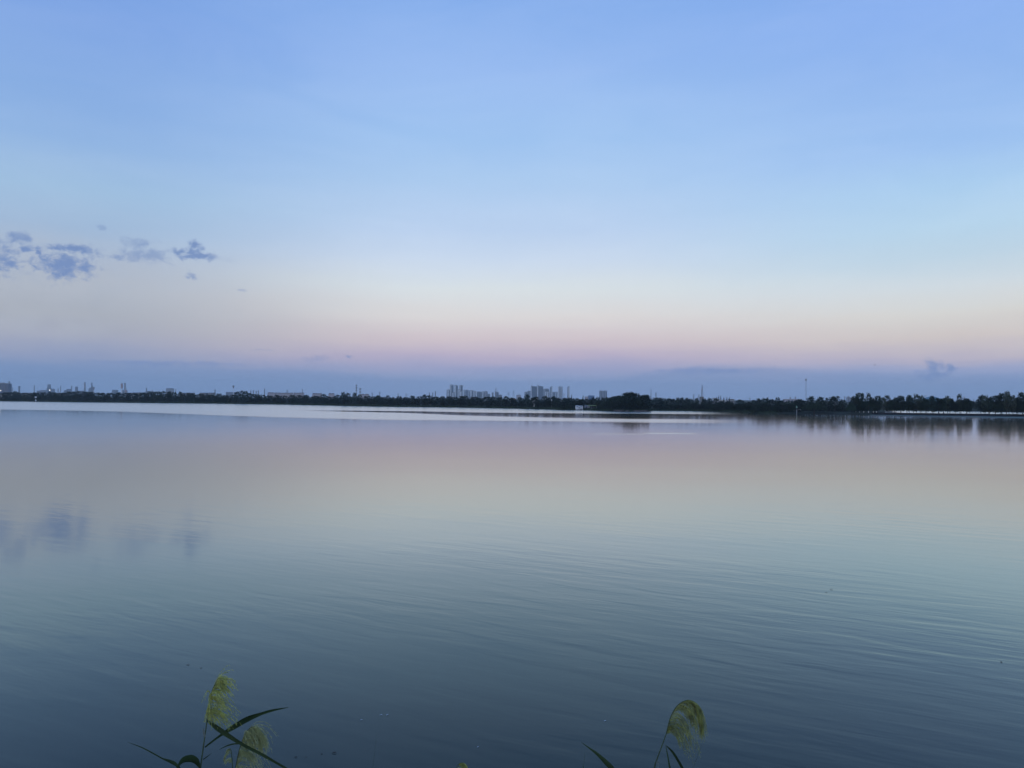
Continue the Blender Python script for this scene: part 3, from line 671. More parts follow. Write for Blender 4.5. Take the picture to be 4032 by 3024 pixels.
# ---------------------------------------------------------------- factory skyline on the left
def chimney(x, ytop, Y, rad, label, bands=0, m=None, base=None, group='chimneys of the factory skyline'):
    H = at(x, ytop, Y).z - GZ; r = thing('chimney', (wx(x, Y), Y, GZ), label, 'chimney', group)
    mb = MB(); mb.tube([(0, 0, -1), (0, 0, H)], [rad * 1.35, rad], 10); mb.build('shaft', m or m_conc, r)
    mb = MB(); mb.tube([(0, 0, H - rad * 1.2), (0, 0, H + .3)], [rad * 1.15, rad * 1.2], 10); mb.build('rim', m_plant, r)
    for k in range(bands):
        z1 = H - 4 - k * H * .2; mb = MB(); rr = rad + rad * .35 * (1 - z1 / H) + .15; mb.tube([(0, 0, z1 - H * .09), (0, 0, z1)], rr, 10); mb.build('red_band', m_red, r)
    return r
for x, y, Y, rad, lab, bn, m in (
    (36, 1502, 3600, 3.2, 'pale chimney beside the large dark apartment block', 0, None), (49, 1526, 4800, 2.5, 'short faint chimney next to a small tank', 0, None),
    (76, 1521, 4500, 5, 'broad tapering stack behind the beige sheds', 0, None), (135, 1518, 5200, 3, 'faint chimney above the long beige roof', 0, None),
    (239, 1519, 5200, 2.6, 'faint chimney past the lamp-lit tower', 0, None), (229, 1530, 4800, 3, 'stubby chimney past the lamp-lit tower', 0, None),
    (282, 1520, 4800, 3.2, 'chimney beside the angular factory hall', 0, None), (334, 1506, 4600, 4.5, 'tall banded chimney left of the stepped plant', 2, None),
    (492, 1509, 4200, 4.0, 'tall plain chimney beside the red banded mast', 0, None), (577, 1529, 4400, 3.2, 'leaning-topped chimney over the domed shed', 0, None),
    (600, 1535, 4600, 1.8, 'thin chimney on the domed shed', 0, None), (692, 1531, 4600, 2.2, 'thin pointed chimney past the broad tank', 0, None),
    (847, 1535, 3900, 3.0, 'squat chimney over the low pale sheds', 0, None), (988, 1538, 3900, 2.6, 'first stack in the line of four', 0, None), (998, 1537, 3900, 2.8, 'second stack in the line of four', 0, None),
    (1009, 1540, 3900, 2.4, 'third stack in the line of four', 0, None), (1018, 1538, 3900, 2.6, 'last stack in the line of four', 0, None), (1042, 1530, 3900, 2.4, 'lone stack before the pinkish row', 0, None),
    (1191, 1532, 3700, 1.6, 'thin stack over the end of the pinkish row', 0, None), (1691, 1546, 4200, 2.2, 'first small stack before the tall pale trio', 0, None),
    (1704, 1546, 4200, 2.6, 'second small stack before the tall pale trio', 0, None), (1715, 1541, 4200, 3.0, 'tallest small stack before the tall pale trio', 0, None),
    (1940.5, 1546, 4200, 4.5, 'lone stack between pale cluster and brownish mid-rise', 0, None)):
    chimney(x, y, Y, rad, lab, bn, m)
def works(x0, x1, y, Y, m, label, name='factory_hall', roofs=(), towers=(), cat='building'):
    """industrial hall: wall, raised roof monitors and attached process towers"""
    X0, X1 = wx(x0, Y), wx(x1, Y); w = X1 - X0; H = max(at((x0 + x1)/2, y, Y).z - GZ, 3); r = thing(name, ((X0 + X1)/2, Y, GZ), label, cat, 'factory skyline')
    mb = MB(); mb.box(-w/2, w/2, -8, 8, -1, H); mb.build('wall', m, r)
    mb = MB(); mb.box(-w/2 - .5, w/2 + .5, -8.5, 8.5, H - .02, H + max(.8, H * .08), tx=w * .03, ty=4); mb.build('roof', m_plant, r)
    for a, b, yy in roofs:
        h2 = at((x0 + x1)/2, yy, Y).z - GZ; mb = MB(); mb.box(-w/2 + a * w, -w/2 + b * w, -6, 6, H * .5, h2, tx=(b - a) * w * .12); mb.build('raised_bay', m, r)
    for a, rr, yy in towers:
        h2 = at((x0 + x1)/2, yy, Y).z - GZ; mb = MB(); mb.tube([(-w/2 + a * w, 0, 0), (-w/2 + a * w, 0, h2)], [rr * 1.2, rr], 8); mb.build('process_tower', m_plant, r)
works(148, 188, 1540, 4500, m_plant, 'long low factory hall stepping up to the lamp-lit tower', roofs=((.25, 1, 1536),))
works(187, 200, 1530, 4520, m_plant, 'tall preheater tower of the factory behind a lit lamp', 'factory_tower', roofs=((.08, .92, 1513.5),))
works(204, 214, 1533, 4600, m_plant, 'small factory block right beside the preheater tower')
works(255, 280, 1538, 4500, m_plant, 'angular factory hall with sloping raised bay', roofs=((.3, .95, 1531.5),))
works(297, 330, 1540, 4500, m_plant, 'factory hall with a pyramid hopper tower', roofs=((.02, .25, 1523),), towers=((.12, 2, 1522),))
works(352, 368, 1532, 4500, m_plant, 'stepped process plant with a slim tower on top', 'process_plant', roofs=((.1, .55, 1526),), towers=((.6, 3.5, 1507), (.75, 2.2, 1518), (.95, 1.2, 1524)))
works(444, 463, 1537, 4400, m_plant, 'boxy bluish factory block standing alone')
works(482, 500, 1538, 4300, m_plant, 'low factory block at the foot of the banded mast', towers=((.8, 2, 1526),))
works(567, 613, 1545, 4300, m_plant, 'low domed shed under the leaning-topped chimney', roofs=((.12, .85, 1540),))
works(656, 683, 1531.5, 4300, m_conc, 'broad pale storage tank block with a low domed top', roofs=((.3, .75, 1528),))
works(892, 931, 1545, 3600, m_plant, 'bluish factory hall beside the lantern-topped mast')
works(66, 142, 1549, 1700, m_stone, 'long beige shed with brown roof behind the left trees', roofs=((.35, .75, 1546),))
works(16, 33, 1552, 1000, m_white, 'small white house among the left shore trees', 'white_house')
works(225, 256, 1549, 1500, m_stone, 'low beige shed near the factory lamps', 'beige_shed')
works(510, 524, 1548, 1300, m_white, 'small white building past the banded mast', 'white_building')
works(531, 547, 1547, 1320, m_stone, 'pale cube building past the banded mast', 'pale_building')
for a, b, lab in ((716, 726, 'first pale flat roofed shed in the tree line'), (740, 762, 'second pale flat roofed shed in the tree line'), (792, 816, 'third pale flat roofed shed near the squat chimney'), (826, 842, 'dark small shed beside the squat chimney')):
    works(a, b, 1548, 1500, m_stone, lab, 'pale_shed')
works(3590, 3704, 1574, 900, m_teal, 'large hall with a teal hipped roof behind the causeway trees', 'sports_hall')
o = [o for o in C.objects if o.get('label', '').startswith('large hall')][0]
Y = 900; mb = MB(); zr = at(3668, 1560, Y).z - GZ; ze = at(3668, 1573, Y).z - GZ; ox = o.location.x
mb.v += [(wx(3640, Y) - ox, -8.6, ze), (wx(3706, Y) - ox, -8.6, ze), (wx(3706, Y) - ox, 12, ze), (wx(3640, Y) - ox, 12, ze), (wx(3665, Y) - ox, 0, zr), (wx(3672, Y) - ox, 0, zr)]
mb.f += [(0, 1, 5, 4), (1, 2, 5), (2, 3, 4, 5), (3, 0, 4), (3, 2, 1, 0)]; mb.build('hipped_roof', m_teal, o)

# ---------------------------------------------------------------- pylons and masts
def pylon(x, ytop, Y, label, wpx=9, group='power pylons', arms=3):
    H = at(x, ytop, Y).z - GZ; b = H * .11; r = thing('power_pylon', (wx(x, Y), Y, GZ), label, 'pylon', group); th = .00013 * Y
    mb = MB()
    for sx in (-1, 1):
        for sy in (-1, 1): mb.bar((sx * b, sy * b, -1), (sx * b * .22, sy * b * .22, H), th)
    n = 6
    for k in range(n):
        z0, z1 = H * k / n, H * (k + 1) / n; a0, a1 = b * (1 - .78 * k / n), b * (1 - .78 * (k + 1) / n)
        for sy in (-1, 1): mb.bar((-a0, sy * a0, z0), (a1, sy * a1, z1), th * .7); mb.bar((a0, sy * a0, z0), (-a1, sy * a1, z1), th * .7)
    mb.build('lattice', m_steel, r)
    for k in range(arms):
        z = H * (.97 - .13 * k); L = wpx / F * Y * .5 * (.8 + .2 * k); mb = MB()
        mb.bar((-L, 0, z), (L, 0, z), th); mb.bar((-L, 0, z), (0, 0, z + H * .05), th * .7); mb.bar((L, 0, z), (0, 0, z + H * .05), th * .7); mb.build('cross_arm', m_steel, r)
for x, y, Y, lab in ((1131,1535,3900,'small pylon over the pinkish apartment row'), (1495,1543,4100,'pylon alone past the paired phone masts'), (1466,1546,4300,'faint pylon behind the paired phone masts'),
    (1568,1549,4200,'short pylon over the middle of the tree line'), (1600,1550,4400,'faint short pylon over the middle tree line'), (1953,1528.5,3850,'tall pylon rising behind the brownish mid-rise'), (2003,1545,4000,'pylon over the small brown house'),
    (2022,1539,3800,'taller pylon between the two tower clusters'), (2221,1549,3900,'lattice frame between the peaked towers'), (2583,1546,3300,'pylon beside the slim radio mast past the wooded point'),
    (2731,1553,3300,'first of two twin-horned pylons by the lattice mast'), (2751.5,1554,3300,'second of two twin-horned pylons by the lattice mast'), (2953,1567,3300,'small pylon past the flat-roofed white house'),
    (3112,1562.5,1508,'short frame on the roof end of the pinkish block'), (3132,1562,1510,'taller frame on the roof of the pinkish block'), (3326,1560,3000,'faint pylon in the gap beside the willow woods'), (3341,1559,3000,'second faint pylon in the gap beside the willow woods'),
    (3797,1562,3000,'faint pylon past the pointed pale tree'), (3834,1573,3000,'faint pylon in the causeway gap')): pylon(x, y, Y, lab)
def mast(x, ytop, Y, label, rad=.45, head=None, m=None, group='masts', lattice=False, bands=(), ybot=None):
    """mast: tapered shaft (or lattice), antenna panels or cup head, platforms"""
    zb = GZ; H = at(x, ytop, Y).z - zb; r = thing('radio_mast', (wx(x, Y), Y, zb), label, 'mast', group); m = m or m_steel
    if lattice:
        mb = MB(); b = rad * 3
        for q in range(3):
            a = q * 2.094; c, s = math.cos(a), math.sin(a); mb.bar((c * b, s * b, -1), (c * b * .2, s * b * .2, H * .86), rad * .35)
        n = 12
        for k in range(n):
            f0, f1 = 1 - .8 * k / n, 1 - .8 * (k + 1) / n
            for q in range(3):
                a, a2 = q * 2.094, (q + 1) * 2.094
                mb.bar((math.cos(a) * b * f0, math.sin(a) * b * f0, H * .86 * k / n), (math.cos(a2) * b * f1, math.sin(a2) * b * f1, H * .86 * (k + 1) / n), rad * .25)
        mb.build('lattice', m, r); mb = MB(); mb.tube([(0, 0, H * .85), (0, 0, H)], [rad * .3, rad * .12], 5); mb.build('antenna_whip', m, r)
    else:
        mb = MB(); mb.tube([(0, 0, -1), (0, 0, H)], [rad * 1.3, rad * .6], 8); mb.build('shaft', m, r)
    if head == 'cup':
        mb = MB(); mb.tube([(0, 0, H - rad * 9), (0, 0, H - rad * 6), (0, 0, H)], [rad * .8, rad * 2.6, rad * 3.4], 10); mb.build('antenna_basket', m_steel, r)
    if head == 'panels':
        for k in range(3):
            z = H - rad * 3 - k * rad * 8
            for q in range(3):
                a = q * 2.094 + .3; mb = MB(); cx, cy = math.cos(a) * rad * 2, math.sin(a) * rad * 2
                mb.box(cx - rad * .8, cx + rad * .8, cy - rad * .5, cy + rad * .5, z - rad * 2.5, z + rad * 2.5); mb.bar((0, 0, z), (cx, cy, z), rad * .3); mb.build('antenna_panel', m_conc, r)
    for z0, z1, k in bands:
        mb = MB(); mb.tube([(0, 0, H * z0), (0, 0, H * z1)], rad * k, 8); mb.build('banner_panel', m_red, r)
    return r
mast(480, 1508, 1300, 'white mast with a reddish panel near its top', .75, m=m_wpole, bands=((.66, .97, 2.4),))
mast(496, 1521, 1350, 'shorter white mast with a dark red panel', .7, m=m_wpole, bands=((.5, .72, 1.8),))
mast(369, 1524, 1300, 'thin white mast beside the stepped plant', .5, head='cup', m=m_wpole)
mast(919, 1518, 1400, 'slim white mast with a lantern top', .55, head='cup', m=m_wpole)
mast(1155, 1538, 1300, 'thin white pole before the pinkish row', .6, m=m_wpole)
mast(1403, 1514, 1500, 'taller phone mast of the pair with antenna panels', .62, head='panels')
mast(1418, 1528, 1300, 'shorter phone mast of the pair with white shaft', .6, head='panels', m=m_wpole)
mast(2563, 1525, 2500, 'slim radio mast past the wooded point', 1.1, lattice=True)
mast(2764.6, 1507, 1800, 'tall lattice radio mast with a red white platform', 1.15, lattice=True, bands=((.60, .67, 1.5), (.3, .33, 1.3)))
mast(3174, 1492, 1200, 'tall phone mast with a basket head above the willow', .42, head='cup')
mast(3646, 1555, 1200, 'short thin mast beside the teal hipped roof', .5)
m_lamp = bpy.data.materials.new('lit_lamp'); m_lamp.use_nodes = True; tt = m_lamp.node_tree; tt.nodes.clear()
em = N(tt, 'ShaderNodeEmission'); em.inputs[0].default_value = (1, .98, .92, 1); em.inputs[1].default_value = 2.2
tt.links.new(em.outputs[0], N(tt, 'ShaderNodeOutputMaterial').inputs[0])
for x, y, lab in ((3, 1538, 'lit floodlight on a pole before the dark apartment block'), (196, 1536, 'lit floodlight on a pole before the factory tower')):
    Y = 800; p = at(x, y, Y); r = thing('floodlight_pole', (p.x, Y, GZ), lab, 'street lamp', 'lit floodlights'); h_ = p.z - GZ
    mb = MB(); mb.tube([(0, 0, -1), (0, 0, h_)], [.14, .09], 6); mb.build('pole', m_steel, r)
    mb = MB(); mb.tube([(0, -.1, h_ - .45), (0, -.1, h_ - .25), (0, -.1, h_ + .25), (0, -.1, h_ + .45)], [.2, .4, .4, .2], 10); mb.build('lamp_head', m_lamp, r)

# ---------------------------------------------------------------- waterside huts, boat, house, lantern
def pbox(mb, x0, x1, y0, y1, Y, o, d=4.0, tx=0, ty=0):
    a = at(x0, y1, Y); b = at(x1, y0, Y); mb.box(a.x - o.x, b.x - o.x, Y - o.y, Y - o.y + d, a.z - o.z, b.z - o.z, tx, ty)
def hut(x0, x1, y0, y1, Y, label, name='waterside_hut', wm_=None, win=(), roof=m_grey, cat='hut'):
    o = Vector((wx((x0 + x1)/2, Y), Y, .3)); r = thing(name, o, label, cat, 'waterside huts')
    mb = MB(); pbox(mb, x0, x1, y0 + 1.2, y1, Y, o); mb.build('wall', wm_ or m_white, r)
    mb = MB(); pbox(mb, x0 - .6, x1 + .6, y0, y0 + 1.4, Y - .15, o, 4.3, .1, 1.2); mb.build('roof', roof, r)
    for a, b, c, d in win:
        mb = MB(); pbox(mb, a, b, c, d, Y - .04, o, .1); mb.build('window', m_dark, r)
    return r
YH = shoreD(2282) + 2
hut(2268, 2278.6, 1597, 1611, YH, 'white hut with dark window at the water, outer of two', win=((2270, 2276, 1600, 1602.2),), roof=m_white)
hut(2280, 2295.3, 1598, 1611, YH + 1, 'wider white hut beside the first, with window strip and door', win=((2285, 2292, 1600, 1602.4), (2279.9, 2281.8, 1602, 1607)), roof=m_white)
hut(2303.5, 2323, 1597, 1610, YH + 4, 'grey boat shed beside the white huts', wm_=m_grey, win=((2306, 2312, 1601, 1608),), cat='shed', name='boat_shed')
o = Vector((wx(2333, YH + 3), YH + 3, .3)); r = thing('canopy', o, 'long green canopy roof on posts past the grey boat shed', 'canopy')
mb = MB(); pbox(mb, 2317, 2349, 1595.5, 1598.2, YH + 3, o, 5); mb.build('roof', m_green, r)
for x in (2319, 2328, 2338, 2348):
    mb = MB(); pbox(mb, x - .5, x + .5, 1597.6, 1613, YH + 3.3, o, .15); mb.build('post', m_grey, r)
o = Vector((wx(2281, YH - 5), YH - 5, 0)); r = thing('landing_stage', o, 'pale floating landing stage before the white huts', 'dock')
mb = MB(); pbox(mb, 2268, 2295, 1611.5, 1615.5, YH - 5, o, 3); mb.build('deck', m_stone, r)
for x in (2270, 2281.5, 2293.5):
    mb = MB(); pbox(mb, x - .5, x + .5, 1608.6, 1616.5, YH - 5.2, o, .2); mb.build('post', m_white, r)
o = Vector((wx(2329.5, YH - 4), YH - 4, 0)); r = thing('moored_boat', o, 'white flat cabin boat moored past the landing stage', 'boat')
mb = MB(); a = wx(2320, YH) - o.x; b = wx(2339, YH) - o.x
mb.v += [(a, 0, .55), (b, 0, .55), (b, 1.6, .55), (a, 1.6, .55), (a + .35, .25, -.15), (b - .25, .25, -.15), (b - .25, 1.35, -.15), (a + .35, 1.35, -.15)]
mb.f += [(0, 1, 2, 3), (4, 7, 6, 5), (0, 4, 5, 1), (1, 5, 6, 2), (2, 6, 7, 3), (3, 7, 4, 0)]; mb.build('hull', m_white, r)
mb = MB(); mb.box(a + .5, b - .6, .3, 1.3, .53, .95, .1, .1); mb.build('cabin', m_grey, r)
for a, b, y0, y1, Y, lab in ((2417, 2458, 1613.5, 1620, adj(315), 'long pale stone retaining wall at the foot of the wooded point'), (2464, 2476, 1614.5, 1620, adj(314.5), 'short pale stone wall between two longer ones'), (2494, 2553, 1615, 1620.5, adj(314), 'pale stone wall at the tip of the wooded point')):
    o = Vector((wx((a + b)/2, Y), Y, 0)); r = thing('retaining_wall', o, lab, 'wall', 'stone walls of the point'); n = max(3, int((b - a) / 5))
    mb = MB(); pbox(mb, a, b, y0 + .8, y1 + 2, Y + .06, o, .7); mb.build('wall', m_wall, r)
    mb = MB(); pbox(mb, a - .3, b + .3, y0, y0 + .9, Y - .05, o, 1.0); mb.build('coping', m_wall, r)
def house(x0, x1, y0, y1, Y, label, name, wall, roof, flat=True, win=()):
    o = Vector((wx((x0 + x1)/2, Y), Y, 1.0)); r = thing(name, o, label, 'house', 'houses in the trees')
    mb = MB(); pbox(mb, x0, x1, y0, y1, Y, o, 7); mb.build('wall', wall, r)
    mb = MB(); k = .8 if flat else 4; pbox(mb, x0 - .8, x1 + .8, y0 - k, y0 + .05, Y - .3, o, 7.6, 0 if flat else (x1 - x0) / F * Y * .1, 0 if flat else 3.4); mb.build('roof', roof, r)
    for a, b, c, d in win:
        mb = MB(); pbox(mb, a, b, c, d, Y - .05, o, .2); mb.build('window', m_dark, r)
    return r
YW = adj(385)
house(2827, 2861, 1575, 1600, YW, 'white flat-roofed house with dark ground floor in the trees', 'white_house', m_white, m_white, win=((2829, 2850, 1580, 1583.5), (2853, 2860, 1581, 1584)))
house(2861.5, 2892, 1577, 1600, YW + 2, 'greyish wing joined to the white flat-roofed house', 'house_wing', m_stone, m_white, win=((2864, 2867, 1579, 1583), (2871, 2873.5, 1579, 1582), (2879, 2882, 1579, 1582)))
house(2817, 2829, 1567.5, 1600, YW + 6, 'upper white block at the corner of the flat-roofed house', 'white_house', m_white, m_grey)
house(2880, 2891.5, 1572, 1600, YW + 12, 'small grey roof cabin behind the house wing', 'roof_cabin', m_stone, m_grey)
house(2766, 2771.5, 1563, 1600, YW + 6, 'small pinkish stair tower under the lattice mast', 'stair_tower', m_stone, m_roofb)
house(2011, 2030, 1571, 1600, adj(412), 'small brown gabled house half hidden in trees', 'brown_house', m_roofb, m_roofb, flat=False)
house(2088, 2118, 1568, 1598, adj(520), 'long pale low shed before the twin dark slabs', 'pale_shed', m_white, m_grey)
house(2099, 2104, 1575, 1600, shoreD(2103) * 1.045 + 19, 'tiny white hut peeping out under the pale shed', 'white_hut', m_white, m_white); house(2110, 2116.5, 1574, 1600, shoreD(2103) * 1.045 + 20, 'tiny white hut beside another under the pale shed', 'white_hut', m_white, m_white)
house(2101, 2106.5, 1589.5, 1602, shoreD(2103) * 1.035 + 5, 'tiny white waterside cabin low in the trees', 'white_cabin', m_white, m_white)
mb = MB(); Y = adj(362); p0 = at(2172, 1576, Y)
r = thing('globe_lamp', (p0.x, Y, .9), 'white globe lamp post rising among shore trees', 'street lamp'); h_ = p0.z - .9
mb.tube([(0, 0, -.2), (0, 0, h_)], [.1, .07], 6); mb.build('pole', m_steel, r)
mb = MB(); mb.tube([(0, 0, h_ - .2), (0, 0, h_), (0, 0, h_ + .25), (0, 0, h_ + .4)], [.15, .34, .3, .1], 8); mb.build('globe', m_white, r)
# green-capped lantern by the willow
Y = shoreD(3137) + 2; p1 = at(3137, 1597.5, Y); r = thing('garden_lantern', (wx(3137, Y), Y, .3), 'small white garden lantern tower with green cap beside the willow', 'lantern'); h_ = p1.z - .3
mb = MB(); mb.box(-.18, .18, -.18, .18, h_ * .2, h_ * .40); mb.build('lamp_box', m_stone, r)
mb = MB(); mb.box(-.13, .13, -.13, .13, -.3, h_ * .21); mb.build('base', m_grey, r)
mb = MB(); mb.tube([(0, 0, h_ * .41), (0, 0, h_ * .72)], .2, 8); mb.build('shaft', m_dark, r)
mb = MB(); mb.tube([(0, 0, h_ * .7), (0, 0, h_ * .74), (0, 0, h_)], [.24, .42, .05], 8); mb.build('cap', mat('green_cap', (.25, .42, .30), .6), r)
o = Vector((wx(3148, Y), Y + 3, .3)); r = thing('bench', o, 'pale low bench beside the garden lantern', 'bench')
mb = MB(); pbox(mb, 3142, 3155, 1611, 1613, Y + 3, o, .5); mb.build('seat', m_stone, r)
for x in (3143.5, 3153.5):
    mb = MB(); pbox(mb, x - .8, x + .8, 1612.8, 1617, Y + 3.1, o, .3); mb.build('leg', m_stone, r)
# navigation post on the left shore
Y = shoreD(140) - 1; o = Vector((wx(140, Y), Y, 0)); r = thing('gauge_post', o, 'white water gauge post with a box on top at the left shore', 'post')
mb = MB(); mb.tube([(0, 0, -.5), (0, 0, at(140, 1566, Y).z)], .12, 6); mb.build('pole', m_steel, r)
mb = MB(); pbox(mb, 136.5, 143.5, 1561.5, 1566, Y - .3, o, .7); mb.build('instrument_box', m_white, r)
mb = MB(); pbox(mb, 138.5, 142, 1573.5, 1578.5, Y - .3, o, .6); mb.build('gauge_board', m_white, r)

# ---------------------------------------------------------------- birds and floating bits
def bird(p, s, label, flying=True):
    r = thing('bird', p, label, 'bird')
    mb = MB(); mb.tube([(-.5 * s, 0, 0), (-.3 * s, 0, .04 * s), (0, 0, .07 * s), (.28 * s, 0, .09 * s), (.4 * s, 0, .12 * s), (.52 * s, 0, .11 * s)], [.02 * s, .07 * s, .1 * s, .07 * s, .06 * s, .01 * s], 8); mb.build('body', m_dark if flying else m_white, r, True)
    for k in (-1, 1):
        mb = MB()
        if flying: mb.ribbon([(.05 * s, k * .05 * s, .09 * s), (.1 * s, k * .35 * s, .2 * s), (.02 * s, k * .7 * s, .14 * s)], [.26 * s, .22 * s, .05 * s], Vector((1, 0, 0)), .1)
        else: mb.ribbon([(.2 * s, k * .09 * s, .1 * s), (-.1 * s, k * .1 * s, .1 * s), (-.45 * s, k * .03 * s, .06 * s)], [.12 * s, .14 * s, .03 * s], Vector((0, 0, 1)), .1)
        mb.build('wing', m_dark if flying else m_grey, r)
    return r
bird(at(3445, 1437.5, 190), .62, 'dark bird gliding in the dusk sky right of the phone mast')
for x, y, lab in ((61, 1616, 'dark edged waterbird swimming off the left shore'), (69, 1610, 'pale waterbird swimming off the left shore')):
    p = on_water(x, y); bird((p.x, p.y, -.02), .75, lab, False)
def floater(x, y, s, pale, label, q):
    s *= .8; p = on_water(x, y); r = thing('floating_feather' if pale else 'floating_leaf', (p.x, p.y, .004), label, 'feather' if pale else 'leaf', 'bits floating on the lake', q)
    mb = MB(); mb.ribbon([(-s, 0, .0), (-s * .4, .1 * s, .12 * s), (s * .3, .0, .2 * s), (s, -.1 * s, .1 * s)], [.1 * s, .7 * s, .8 * s, .1 * s], Vector((0, 1, 0)), .35); mb.build('blade', m_white if pale else m_bark, r)
    mb = MB(); mb.tube([(-s * 1.25, 0, .0), (-s, 0, .01), (s * .3, 0, .2 * s)], [.03 * s, .04 * s, .02 * s], 4); mb.build('stalk', m_white if pale else m_bark, r)
for x, y, s, pale, lab, q in ((1501, 2816.5, .032, True, 'pale curled feather floating, one of two close together', .2), (1525, 2816, .032, True, 'pale split feather floating, one of two close together', 1.0), (1423, 2836, .026, True, 'small pale feather floating near the paired feathers', .4),
    (2383, 2839.5, .028, True, 'tiny white feather floating before the drooping green plume', .5), (1882, 2942, .024, True, 'tiny pale feather floating above the hidden plume tip', .9), (1317, 2966, .05, False, 'dark twig-like leaf floating by the thin reed tip', .3), (1267, 2969, .026, False, 'dark leaf fragment floating next to the twig-like one', 1.2), (1165, 2982, .034, False, 'dark floating leaf beside the long reed blade', .1), (1205, 2982, .02, False, 'small dark floating fleck beside the long reed blade', .7),
    (741, 2618, .045, False, 'dark floating leaf above the upright yellowish plume', .6), (793, 2631, .035, False, 'faint floating leaf above the upright yellowish plume', .2), (3274, 2322, .06, False, 'dark floating leaf alone out on the rippled water', .3), (3254, 2333, .045, False, 'faint floating leaf near the lone dark one', .2), (3943, 2608, .05, False, 'dark floating leaf far right of the reeds', .8)):
    floater(x, y, s, pale, lab, q)

# ---------------------------------------------------------------- reeds on the near bank
m_stem = mat('reed_stem', (0.075, 0.105, 0.055), .6, .2, 8)
m_blade = mat('reed_leaf', (0.042, 0.075, 0.030), .55, .25, 6)
m_plume = mat('reed_plume', (0.46, 0.46, 0.12), .9, .3, 25)
m_plume2 = mat('pale_reed_plume', (0.43, 0.42, 0.17), .9, .25, 25)
m_plume3 = mat('green_reed_plume', (0.33, 0.34, 0.10), .9, .4, 25)
m_shea = mat('reed_sheath', (0.20, 0.24, 0.22), .7, .2, 10)
SIDE = M @ Vector((0, 1, 0))
def pp(x, y, Y): return at(x, y, Y)
def spline(pts, n):
    """Catmull-Rom through 3D points"""
    pts = [Vector(p) for p in pts]; out = []; P = [pts[0] * 2 - pts[1]] + pts + [pts[-1] * 2 - pts[-2]]
    for i in range(1, len(P) - 2):
        for k in range(n):
            u = k / n; a, b, c, d = P[i - 1], P[i], P[i + 1], P[i + 2]
            out.append(.5 * ((2 * b) + (c - a) * u + (2 * a - 5 * b + 4 * c - d) * u * u + (3 * b - a - 3 * c + d) * u ** 3))
    out.append(P[-2]); return out
def wfit(ws, n):
    out = []
    for i in range(n):
        f = i / (n - 1) * (len(ws) - 1); k = min(int(f), len(ws) - 2); out.append(ws[k] + (ws[k + 1] - ws[k]) * (f - k))
    return out
def rel(pts, o): return [p - o for p in pts]
def stem(r, o, pts, rad=.0042):
    s = spline(pts, 5); mb = MB(); mb.tube(rel(s, o), [rad * (1.25 - .55 * i / len(s)) for i in range(len(s))], 7); mb.build('stem', m_stem, r, True)
def leaf(r, o, px, Y0, Y1, ws, m=None, twist=0.0):
    """blade through photograph points; widths in photograph pixels at the reed's distance"""
    n = len(px); P = [pp(x, y, Y0 + (Y1 - Y0) * i / (n - 1)) for i, (x, y) in enumerate(px)]; s = spline(P, 6); W = [w / F * 4.3 for w in wfit(ws, len(s))]
    side = [Matrix.Rotation(twist * i / len(s), 3, 'Z') @ Vector((0.15, -.35, 1)) for i in range(len(s))]
    mb = MB(); mb.ribbon(rel(s, o), W, side, .28); return mb.build('leaf', m or m_blade, r, True)
def plume(r, o, axis, nb, Lr, m, lean, seed, spread=.35, hairs=5, droop=1.0, nt_=13):
    rg = random.Random(seed); s = spline(axis, 12); mb = MB(); mb.tube(rel(s, o), [.0028 * (1.1 - i / len(s)) + .0005 for i in range(len(s))], 5); mb.build('rachis', m_stem, r, True)
    mb = MB(); n = len(s); tufts = []
    for k in range(max(9, nb // nt_)):
        f = (k + rg.random()) / max(9, nb // nt_); i = min(int(f * (n - 1)), n - 2); tg = (s[i + 1] - s[i]).normalized()
        d = (tg * rg.uniform(.2, 1.1) + Vector(lean) * rg.uniform(.2, 1.1) + Vector((rg.gauss(0, spread), rg.gauss(0, spread), rg.gauss(0, spread * .6)))).normalized()
        if d.x * lean[0] < 0: d.x *= -.4
        tufts.append((f, d, rg.uniform(.5, 1.2)))
    for b in range(nb):
        tf, td, tl = rg.choice(tufts)
        f = min(max(tf + rg.gauss(0, .012), 0), .999); i = min(int(f * (n - 1)), n - 2); p = s[i].lerp(s[i + 1], rg.random())
        d = (td + Vector((rg.gauss(0, .1), rg.gauss(0, .16), rg.gauss(0, .1)))).normalized()
        d.x = (abs(d.x) + .12) * (1 if lean[0] > 0 else -1)
        L = Lr * (1.0 - .38 * f) * tl * rg.uniform(.55, 1.1); pts = [p]; v = d; k = 8
        for q in range(k):
            v = (v + Vector((rg.gauss(0, .06), rg.gauss(0, .06), -.26 * droop))).normalized(); pts.append(pts[-1] + v * L / k)
        mb.ribbon(rel(pts, o), [.0011] * (k - 1) + [.0008, .0004], Vector((rg.gauss(0, 1), rg.gauss(0, 1), rg.gauss(0, 1))))
        for q in range(1, k + 1):
            for _ in range(hairs):
                a = pts[q - 1].lerp(pts[q], rg.random()); w = (v * .8 + Vector((rg.gauss(0, .4), rg.gauss(0, .4), rg.gauss(0, .35) - .35))).normalized() * rg.uniform(.006, .014)
                u = w.orthogonal().normalized() * .0009; c = a - o
                mb.v += [tuple(c - u * .4), tuple(c + w * .45 + u), tuple(c + w), tuple(c + w * .45 - u)]; k0 = len(mb.v) - 4; mb.f.append((k0, k0 + 1, k0 + 2, k0 + 3))
    mb.build('plume', m, r)
def reed(x, Y, label, name='reed', shift=0.0):
    X = wx(x, Y) + shift; o = Vector((X, Y, bankz(Y) - .05)); return thing(name, o, label, 'reed', 'reeds on the near bank'), o
